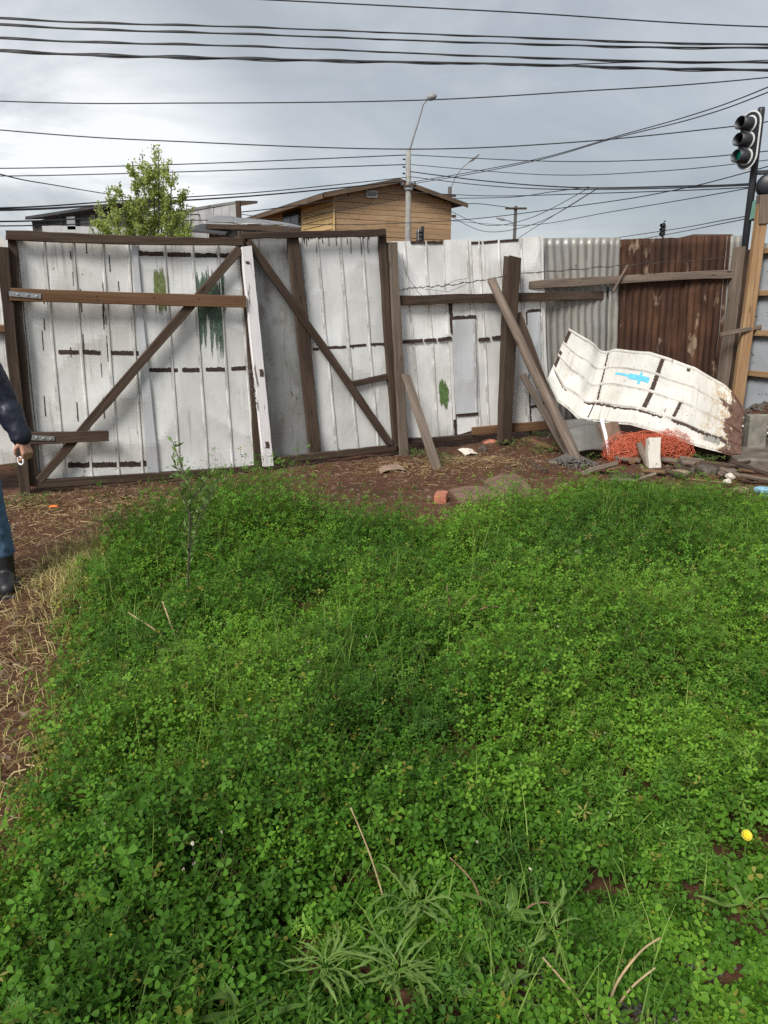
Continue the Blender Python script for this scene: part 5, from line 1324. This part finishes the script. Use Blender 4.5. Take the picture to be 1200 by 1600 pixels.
    P, Nn, S, T, far = map(np.concatenate, (Pn, Nn, Sn, Tn, far))
    vet = np.tile(np.isin(pid % 11, (3, 7)) & (vnoise(x * 1.4 + 5, y * 1.4 + 50) > .42), nodes)
    ov = np_mesh('vetch', *leaves(P[vet], Nn[vet], S[vet] * 1.15, T[vet] * np.array((1.1, 1.02, 1.5)), LT_O, LF_F, 5), M['leaf'], None, 'stuff'); ov['label'] = 'finer narrow leaved weeds mixed into the clover'
    P, Nn, S, T, far = P[~vet], Nn[~vet], S[~vet], T[~vet], far[~vet]
    o1 = np_mesh('clover', *leaves(P[~far], Nn[~far], S[~far], T[~far], LT_N, LF_N), M['leaf'], None, 'stuff'); o1['label'] = 'dense green clover covering the near ground'
    o2 = np_mesh('clover', *leaves(P[far], Nn[far], S[far], T[far], LT_F, LF_F), M['leaf'], None, 'stuff'); o2['label'] = 'dense green clover covering the far part of the patch'
    # stems
    tx, ty = x + np.cos(la) * lm, y + np.sin(la) * lm
    B = np.stack([x, y, z0 - .01], 1); E = np.stack([tx, ty, z0 + h * .96], 1); sd = np.stack([-np.sin(la + .7), np.cos(la + .7), np.zeros(n)], 1) * .0011
    V = np.stack([B - sd, B + sd, E + sd * .6, E - sd * .6], 1).reshape(-1, 3); Fi = np.arange(n * 4).reshape(-1, 4)
    T = np.repeat(np.stack([.09 + .05 * g, .13 + .05 * g, .04 + 0 * g], 1), 4, axis=0)
    o3 = np_mesh('clover_stems', V, Fi, T, M['leaf'], None, 'stuff'); o3['label'] = 'thin stalks inside the clover'
    # tiny yellow and cream flower specks
    m = 1500; idx = RNG.integers(0, n, m); Q = np.stack([tx[idx], ty[idx], z0[idx] + h[idx] + .008], 1); nn = RNG.normal(0, .5, (m, 3)) + (0, -.3, 1)
    T = np.where((RNG.random(m) < .7)[:, None], np.array((.50, .42, .05)), np.array((.62, .58, .42)))
    o4 = np_mesh('clover_flowers', *leaves(Q, nn, RNG.uniform(.0025, .0055, m), T, LT_F, LF_F, 4), M['leaf'], None, 'stuff'); o4['label'] = 'tiny yellow and cream flower specks on the clover'
clover()
def blades(name, label, x, y, ln, lean, width, tint, az=None, z=None):
    """Curved tapering blades: four rows of two points."""
    n = len(x); z0 = np.array([terrain(a, b) for a, b in zip(x, y)]) if z is None else z
    a = RNG.uniform(0, 2 * math.pi, n) if az is None else az
    d = np.stack([np.cos(a), np.sin(a), np.zeros(n)], 1); s = np.stack([-np.sin(a), np.cos(a), np.zeros(n)], 1)
    rows = []
    for f in (0, .35, .7, 1.0):
        c = np.stack([x, y, z0], 1) + d * (lean * ln * f ** 1.8)[:, None] + np.array((0, 0, 1)) * (ln * np.sqrt(np.clip(1 - (lean * f) ** 2, .02, 1)) * f)[:, None]
        w = (width * (1 - f * .92) * .5)[:, None]; rows += [c - s * w, c + s * w]
    V = np.stack(rows, 1).reshape(-1, 3); Fi = (np.arange(n)[:, None, None] * 8 + np.array([(0, 1, 3, 2), (2, 3, 5, 4), (4, 5, 7, 6)])[None]).reshape(-1, 4)
    o = np_mesh(name, V, Fi, np.repeat(tint, 8, axis=0), M['leaf'], None, 'stuff'); o['label'] = label; return o
def grasses():
    n = 13000; x = RNG.uniform(-2.1, 4.2, n); y = RNG.uniform(.9, 6.6, n); cl = vnoise(x * 1.9 + 60, y * 1.9)
    k = in_view(x, y) & (edge_dist(x, y) > -.05) & (RNG.random(n) < .15 + 1.1 * (cl > .58)); x, y = x[k], y[k]; n = len(x)
    h = clover_h(x, y); ln = h + RNG.uniform(.02, .16, n); g = RNG.random(n)[:, None]
    blades('grass', 'single grass blades rising out of the clover', x, y, ln, RNG.uniform(.15, .75, n), RNG.uniform(.0035, .0085, n), np.array((.09, .20, .025)) * (1 - g) + np.array((.30, .42, .10)) * g)
    # tufts at the bottom left corner
    n = 420; x = RNG.normal(-.62, .22, n); y = RNG.normal(1.16, .10, n); g = RNG.random(n)[:, None]
    blades('grass', 'wider grass leaves in the bottom left corner', x, y, RNG.uniform(.10, .22, n), RNG.uniform(.1, .6, n), RNG.uniform(.005, .011, n), np.array((.05, .13, .015)) * (1 - g) + np.array((.17, .26, .05)) * g)
    # dry yellow margin along the path
    n = 16000; t = RNG.uniform(0, 1, n) * 6; i = np.minimum(t.astype(int), 5); f = (t - i)[:, None]
    p = EDGE[1 + i] * (1 - f) + EDGE[2 + i] * f; x, y = p[:, 0] + RNG.normal(-.03, .15, n), p[:, 1] + RNG.normal(0, .08, n)
    k = in_view(x, y, .2) & (RNG.random(n) < .07 + .9 * gauss(x, y, -1.80, 4.5, .3, .55)); x, y = x[k], y[k]; n = len(x); g = RNG.random(n)[:, None]
    c = np.where(RNG.random((n, 1)) < .68, np.array((.50, .41, .17)) * (1 - g) + np.array((.80, .68, .36)) * g, np.array((.12, .20, .03)) * (1 - g) + np.array((.28, .34, .07)) * g)
    blades('dry_grass', 'dry yellow grass along the left margin of the clover', x, y, RNG.uniform(.04, .13, n), RNG.uniform(.6, .97, n), RNG.uniform(.003, .006, n), c, math.pi + RNG.normal(0, 1.0, n))
    # straw lying on the soil
    n = 56000; x = RNG.uniform(-3.5, 3.0, n); y = RNG.uniform(1.2, 8.4, n); ed = edge_dist(x, y)
    dens = .05 + 1.2 * gauss(x, y, -2.9, 5.9, .8, .5) + 1.0 * np.exp(-((ed + .35) / .45) ** 2) * (x < -1) + 1.4 * gauss(x, y, .40, 7.35, .5, .35) + 1.0 * gauss(x, y, .95, 7.7, .6, .3)
    dens *= .25 + 1.3 * vnoise(x * 3, y * 3)
    k = (ed < .02) & (y < 6.35 + .5 * (x + 3.25)) & (RNG.random(n) < dens) & in_view(x, y, .3); x, y = x[k], y[k]; n = len(x); g = RNG.random(n)[:, None]
    a = RNG.uniform(0, 2 * math.pi, n); ln = RNG.uniform(.02, .12, n); z = np.array([terrain(p, q) for p, q in zip(x, y)]) + RNG.uniform(.004, .03, n)
    d = np.stack([np.cos(a), np.sin(a), RNG.normal(0, .14, n)], 1); s = np.stack([-np.sin(a), np.cos(a), RNG.normal(0, .5, n)], 1) * RNG.uniform(.0007, .0021, n)[:, None]
    C = np.stack([x, y, z], 1); A, Bq = C - d * ln[:, None] / 2, C + d * ln[:, None] / 2; mid = C + np.stack([RNG.normal(0, .008, n), RNG.normal(0, .008, n), RNG.uniform(0, .015, n)], 1)
    V = np.stack([A - s, A + s, mid - s, mid + s, Bq - s, Bq + s], 1).reshape(-1, 3); Fi = (np.arange(n)[:, None, None] * 6 + np.array([(0, 1, 3, 2), (2, 3, 5, 4)])[None]).reshape(-1, 4)
    o = np_mesh('straw', V, Fi, np.repeat(np.array((.24, .16, .08)) * (1 - g) + np.array((.66, .52, .28)) * g, 6, axis=0), M['leaf'], None, 'stuff'); o['label'] = 'dry straw strewn over the bare soil'
    # leaf litter and wood chips
    n = 16000; x = RNG.uniform(-3.5, 3.6, n); y = RNG.uniform(1.2, 9.0, n); ed = edge_dist(x, y)
    k = (ed < .0) & (y < 6.45 + .5 * (x + 3.25)) & (RNG.random(n) < .12 + .7 * vnoise(x * 2.3 + 30, y * 2.3) ** 2 + .6 * gauss(x, y, -2.9, 5.9, .9, .6)) & in_view(x, y, .3); x, y = x[k], y[k]; n = len(x); g = RNG.random(n)[:, None]
    z = np.array([terrain(p, q) for p, q in zip(x, y)]) + RNG.uniform(.004, .014, n)
    o = np_mesh('leaf_litter', *leaves(np.stack([x, y, z], 1), RNG.normal(0, .35, (n, 3)) + (0, 0, 1), RNG.uniform(.006, .024, n), np.where(g < .6, np.array((.07, .045, .03)) + g * np.array((.2, .13, .09)), np.array((.30, .22, .13)) * (.6 + g * .8)), LT_F, LF_F, 1), M['leaf'], None, 'stuff'); o['label'] = 'brown leaf litter and wood chips on the bare soil'
    # sparse sprouts on the soil
    cs = np.array([gp(690, 726)[:2], gp(803, 700)[:2], gp(855, 708)[:2], gp(840, 690)[:2], gp(1100, 728)[:2], gp(1085, 722)[:2], gp(40, 700, .2)[:2], gp(45, 790)[:2], gp(170, 820)[:2], gp(660, 712)[:2], gp(930, 720)[:2]])
    m = 900; i = RNG.integers(0, len(cs), m); x = cs[i, 0] + RNG.normal(0, .11, m); y = cs[i, 1] + RNG.normal(0, .09, m); z = np.array([terrain(a, b) for a, b in zip(x, y)]) + RNG.uniform(.01, .09, m)
    g = RNG.random(m)[:, None]; o = np_mesh('sprouts', *leaves(np.stack([x, y, z], 1), RNG.normal(0, .4, (m, 3)) + (0, -.2, 1), RNG.uniform(.012, .028, m), np.array((.06, .12, .03)) * (1 - g) + np.array((.17, .22, .07)) * g, LT_F, LF_F), M['leaf'], None, 'stuff'); o['label'] = 'small green sprouts scattered on the bare soil'
grasses()
# pebbles in the bare patch
rnd = random.Random(3); pb = MB(); c0 = gp(985, 1540)
for k in range(700):
    x, y = c0.x + rnd.gauss(0, .13), c0.y + rnd.gauss(0, .07); s = rnd.uniform(.003, .012); vs, fs = ROCKS[k % 8]
    pb.add([Vector((v.x * s * 1.2, v.y * s, v.z * s * .7)) + Vector((x, y, terrain(x, y) + s * .3)) for v in vs], fs)
tm = NT('pebble_mix'); ff = tm.noise(tm.coord('Object', rnd=False), 55, 2)
o = pb.build('pebbles', tm.set(tm.ramp(ff, (.38, (0.03, 0.027, 0.025)), (.5, (0.075, 0.066, 0.058)), (.66, (0.17, 0.14, 0.11))), .7)); o['kind'] = 'stuff'; o['label'] = 'grey pebbles in the small bare patch at the bottom right'

# ---- single weeds
def m_weed(name, c0, c1):
    t = NT(name); u = t.coord('UV', (14, 40, 1)); f = t.noise(u, 1.0, 4); oi = t.n('ObjectInfo')
    c = t.mix(t.math('ADD', t.math('MULTIPLY', f, .5), t.math('MULTIPLY', oi.outputs['Random'], .5)), c0, c1)
    sx = t.n('SeparateXYZ'); tc = t.n('TexCoord'); t.l(tc.outputs['UV'], sx.inputs[0])
    c = t.mix(t.rng(t.math('ABSOLUTE', sx.outputs[1], 0.0), .0, .0022, .55, 0.0), c, tuple(min(1, x * 1.9) for x in c1))
    t.l(c, t.b.inputs['Base Color']); t.b.inputs['Roughness'].default_value = .5; tr = t.n('BsdfTranslucent'); t.l(c, tr.inputs['Color'])
    ms = t.n('MixShader'); ms.inputs[0].default_value = .3; t.l(t.b.outputs[0], ms.inputs[1]); t.l(tr.outputs[0], ms.inputs[2]); t.l(ms.outputs[0], t.out.inputs['Surface']); return t.m
M['weed'] = m_weed('rosette_leaf', (0.062, 0.135, 0.022), (0.155, 0.24, 0.052)); M['dock'] = m_weed('dock_leaf', (0.060, 0.135, 0.016), (0.13, 0.22, 0.035))
M['dry_stalk'] = m_plain('dry_stalk', (0.40, 0.29, 0.16), .8, .35, 30, 0, 0); M['red_stalk'] = m_plain('red_stalk', (0.24, 0.135, 0.085), .8, .4, 30, 0, 0)
M['yellow_petal'] = m_plain('yellow_petal', (0.80, 0.58, 0.02), .6, .12, 40, 0, 0); M['dark_stem'] = m_plain('dark_stem', (0.06, 0.045, 0.03), .8, .3, 30, 0, 0)
def leaf_mesh(parent, base, az, ln, wd, rise, lobes, seed, mat, curl=.6):
    rnd = random.Random(seed); n = 24; d = Vector((math.cos(az), math.sin(az), 0)); s = Vector((-math.sin(az), math.cos(az), 0)); vs, uv, fs = [], [], []
    tw = rnd.uniform(-.35, .35)
    for i in range(n + 1):
        f = i / n; prof = math.sin(min(1, f * 1.02 + .02) * math.pi) ** .75 * (.25 + .9 * f) if f < .99 else .03
        if lobes: prof *= (.28 + .72 * abs(math.cos(f * math.pi * lobes + seed)) ** 1.3) if f < .84 else 1
        w = max(.0012, wd * prof * .5)
        c = Vector(base) + d * (ln * f * math.cos(rise * (1 - f * curl))) + Vector((0, 0, ln * f * math.sin(rise * (1 - f * curl)))) + s * (.13 * ln * math.sin(f * 3.3 + seed * 1.7)) + Vector((0, 0, .04 * ln * math.sin(f * 7 + seed)))
        sd = s * math.cos(tw * f) + Vector((0, 0, math.sin(tw * f)))
        for q in (-1, 0, 1): vs.append(c + sd * (q * w) + Vector((0, 0, abs(q) * w * .35))); uv.append((f * ln, q * w))
    for i in range(n):
        for q in range(2): a = i * 3 + q; fs.append((a, a + 1, a + 4, a + 3))
    return mesh_obj('leaf', vs, fs, mat, parent, uv, True)
def rosette(px, py, z, n, ln, wd, lobes, label, mat, rise=(.15, .7), seed=0, name='rosette_weed', azr=None):
    b = gp(px, py, z); t = thing(name, label, 'weed', b); rnd = random.Random(seed)
    for k in range(n):
        az = rnd.uniform(0, 2 * math.pi) if azr is None else rnd.uniform(*azr)
        leaf_mesh(t, b + Vector((math.cos(az), math.sin(az), 0)) * .008, az, ln * rnd.uniform(.4, 1.15), wd * rnd.uniform(.5, 1.1), rnd.uniform(*rise), lobes, seed * 31 + k, mat)
    return t, b
rosette(508, 1508, .075, 30, .115, .018, 6, 'grey green rosette weed, left of the two in the foreground', M['weed'], (.02, .6), seed=1)
rosette(622, 1512, .075, 28, .135, .026, 5, 'grey green rosette weed, right of the two in the foreground', M['weed'], (.02, .6), seed=2)
rosette(648, 1405, .085, 20, .13, .026, 5, 'lobed rosette weed behind the foreground pair', M['weed'], (.02, .6), seed=3)
rosette(770, 1560, .06, 14, .14, .036, 4, 'lobed weed left of the bare pebble patch', M['weed'], seed=4)
rosette(865, 1450, .07, 12, .12, .03, 4, 'small lobed weed above the bare pebble patch', M['weed'], seed=5)
rosette(925, 1600, .03, 6, .11, .03, 0, 'broad leaved dock at the bottom edge by the dry stalks', M['dock'], (.4, 1.0), 6)
rosette(785, 1440, .07, 9, .13, .045, 0, 'broad leaved dock with reddish stalk above the pebble patch', M['dock'], (.5, 1.2), 7)
rosette(712, 985, .10, 9, .22, .05, 0, 'upright bright green dock in the middle of the clover', M['dock'], (.8, 1.3), 8)
rosette(300, 1030, .12, 6, .17, .05, 0, 'broad upright leaves beside the dry stalk bundle', M['dock'], (.9, 1.35), 9)
rosette(380, 1580, .08, 7, .13, .04, 0, 'pale broad leaves at the bottom edge left of the rosettes', M['dock'], (.5, 1.1), 10)
rosette(640, 965, .12, 20, .22, .018, 0, 'grassy tuft left of the bright green dock', M['weed'], (.5, 1.2), 11)
rosette(180, 1560, .10, 12, .17, .04, 4, 'lobed weed in the lower left corner', M['weed'], (.3, .9), 12)
rosette(1170, 1420, .04, 8, .15, .024, 0, 'long narrow leaves at the right edge below the yellow flower', M['weed'], (.3, .9), 13)
rosette(258, 1345, .10, 5, .11, .045, 0, 'single broad leaf weed near the white seed heads', M['dock'], (.6, 1.2), 14)
def stalk(lst, label, mat, r=.004, z=.03, name='dry_stalk', tip=None):
    """lst = polylines in pixels, all rooted near the first point of the first one."""
    b = gp(*lst[0][0], z); t = thing(name, label, 'stalk', b)
    for pl in lst:
        P = []
        for i, (x, y) in enumerate(pl):
            Yk = gp(*pl[0], z).y + .02 * i; P.append(at(x, y, Yk))
        fine = []
        for i in range(len(P) - 1):
            p0, p1, p2, p3 = P[max(i - 1, 0)], P[i], P[i + 1], P[min(i + 2, len(P) - 1)]
            for k in range(6):
                q = k / 6; fine.append(.5 * ((2 * p1) + (p2 - p0) * q + (2 * p0 - 5 * p1 + 4 * p2 - p3) * q * q + (3 * p1 - p0 - 3 * p2 + p3) * q ** 3))
        fine.append(P[-1]); m = len(fine)
        MB().tube(fine, [r * (1.2 - .5 * i / m) for i in range(m)], 6).build('stem', mat, t, True)
        if tip:
            vs, fs = ROCKS2[0]; MB().add([v * tip[0] + P[-1] for v in vs], fs).build('seed_head', tip[1], t)
    return t
stalk([[(600, 1405), (578, 1335), (548, 1262)]], 'straight dry stalk leaning left in the foreground', M['dry_stalk'], .0026, .05)
stalk([[(757, 1432), (740, 1380), (703, 1340)]], 'curved reddish stalk left of the dock', M['red_stalk'], .0025, .03)
stalk([[(948, 1598), (962, 1540), (1000, 1488), (1032, 1465)], [(952, 1592), (985, 1545), (1024, 1512)], [(925, 1596), (890, 1545), (848, 1496)]], 'bundle of bare reddish dry stalks by the pebble patch', M['dry_stalk'], .0030, .03)
stalk([[(803, 1450), (825, 1418), (850, 1410), (876, 1416)]], 'arched dry stalk above the pebble patch', M['red_stalk'], .0025, .04)
stalk([[(283, 1024), (250, 990), (200, 957)], [(275, 1022), (248, 1010), (212, 1003)], [(282, 1020), (270, 985), (254, 940)], [(280, 1022), (255, 1000), (226, 992)], [(284, 1022), (272, 990), (258, 950)]], 'bundle of pale dry stalks in the clover at left', M['dry_stalk'], .0042, .06)
stalk([[(715, 985), (722, 950), (745, 930)], [(722, 985), (745, 955), (775, 948), (780, 955)], [(712, 985), (702, 940), (698, 915)]], 'reddish dry stalks of the dock in the middle', M['red_stalk'], .0038, .08)
stalk([[(305, 1400), (303, 1355), (301, 1318)], [(345, 1345), (346, 1320), (346, 1300)], [(306, 1400), (306, 1370), (304, 1350)]], 'white seed heads on thin stalks at lower left', M['dark_stem'], .0016, .10, 'seed_head_weed', (.0055, M['paper']))
stalk([[(830, 1400), (828, 1380), (829, 1357)]], 'single white seed head right of the rosettes', M['dark_stem'], .0016, .06, 'seed_head_weed', (.0045, M['paper']))
def dandelion():
    c = at(1167, 1305, 1.70); b = Vector((c.x, c.y + .01, terrain(c.x, c.y))); t = thing('dandelion', 'yellow dandelion flower at the right edge', 'flower', b)
    MB().tube([b, b.lerp(c, .5) + Vector((.006, 0, 0)), c], .0025, 6).build('stem', M['dock'], t)
    nrm = Vector((-.15, -.65, .75)).normalized(); u = nrm.orthogonal().normalized(); v = nrm.cross(u); m = MB()
    for ring, (r, n, h) in enumerate(((.0135, 26, .001), (.0105, 18, .005), (.006, 12, .008))):
        for k in range(n):
            a = 2 * math.pi * k / n + ring * .2; d = u * math.cos(a) + v * math.sin(a); s = nrm.cross(d) * .0013
            p0, p1 = c + nrm * h * .3 - d * .001, c + d * r + nrm * h; m.add([p0 - s, p0 + s, p1 + s, p1 - s], [(0, 1, 2, 3)])
    m.build('petals', M['yellow_petal'], t)
    MB().tube([c - nrm * .012, c - nrm * .004, c + nrm * .001], [.004, .008, .012], 10).build('calyx', M['dock'], t)
dandelion()
def tall_weed():
    b = gp(296, 975, .0); t = thing('tall_weed', 'tall weed with dark stem rising above the clover at left', 'weed', b); rnd = random.Random(17)
    Yk = b.y; pts = [b, at(294, 900, Yk), at(296, 850, Yk), at(297, 800, Yk), at(299, 742, Yk)]
    st = MB().tube(pts, [.007, .006, .005, .004, .002], 6); V, Fc, T = [], [], []
    br = [pts]
    for k in range(11):
        f = rnd.uniform(.4, .95) * 4; i = min(int(f), 3); p = pts[i].lerp(pts[i + 1], f - i); e = p + Vector((rnd.uniform(-.14, .16), rnd.uniform(-.1, .1), rnd.uniform(.10, .24)))
        q = [p, p.lerp(e, .5) + Vector((0, 0, -.02)), e]; st.tube(q, [.003, .0025, .0015], 5); br.append(q)
    st.build('stem', M['dark_stem'], t)
    for q in br:
        for _ in range(60 if q is pts else 26):
            f = rnd.uniform(.1 if q is not pts else .3, 1) * (len(q) - 1); i = min(int(f), len(q) - 2); p = q[i].lerp(q[i + 1], f - i)
            d = Vector((rnd.uniform(-1, 1), rnd.uniform(-1, 1), rnd.uniform(.1, 1.2))).normalized(); s = d.cross(Vector((rnd.uniform(-1, 1), rnd.uniform(-1, 1), .3))).normalized(); L = rnd.uniform(.02, .055); w = L * .16; n = len(V)
            V += [p, p + d * L * .5 + s * w, p + d * L, p + d * L * .5 - s * w]; Fc.append((n, n + 1, n + 2, n + 3)); g = rnd.random(); T += [(.10 + .12 * g, .18 + .14 * g, .05 + .06 * g)] * 4
    np_mesh('foliage', np.array([tuple(v - b) for v in V]), np.array(Fc), np.array(T), M['leaf'], t)
tall_weed()
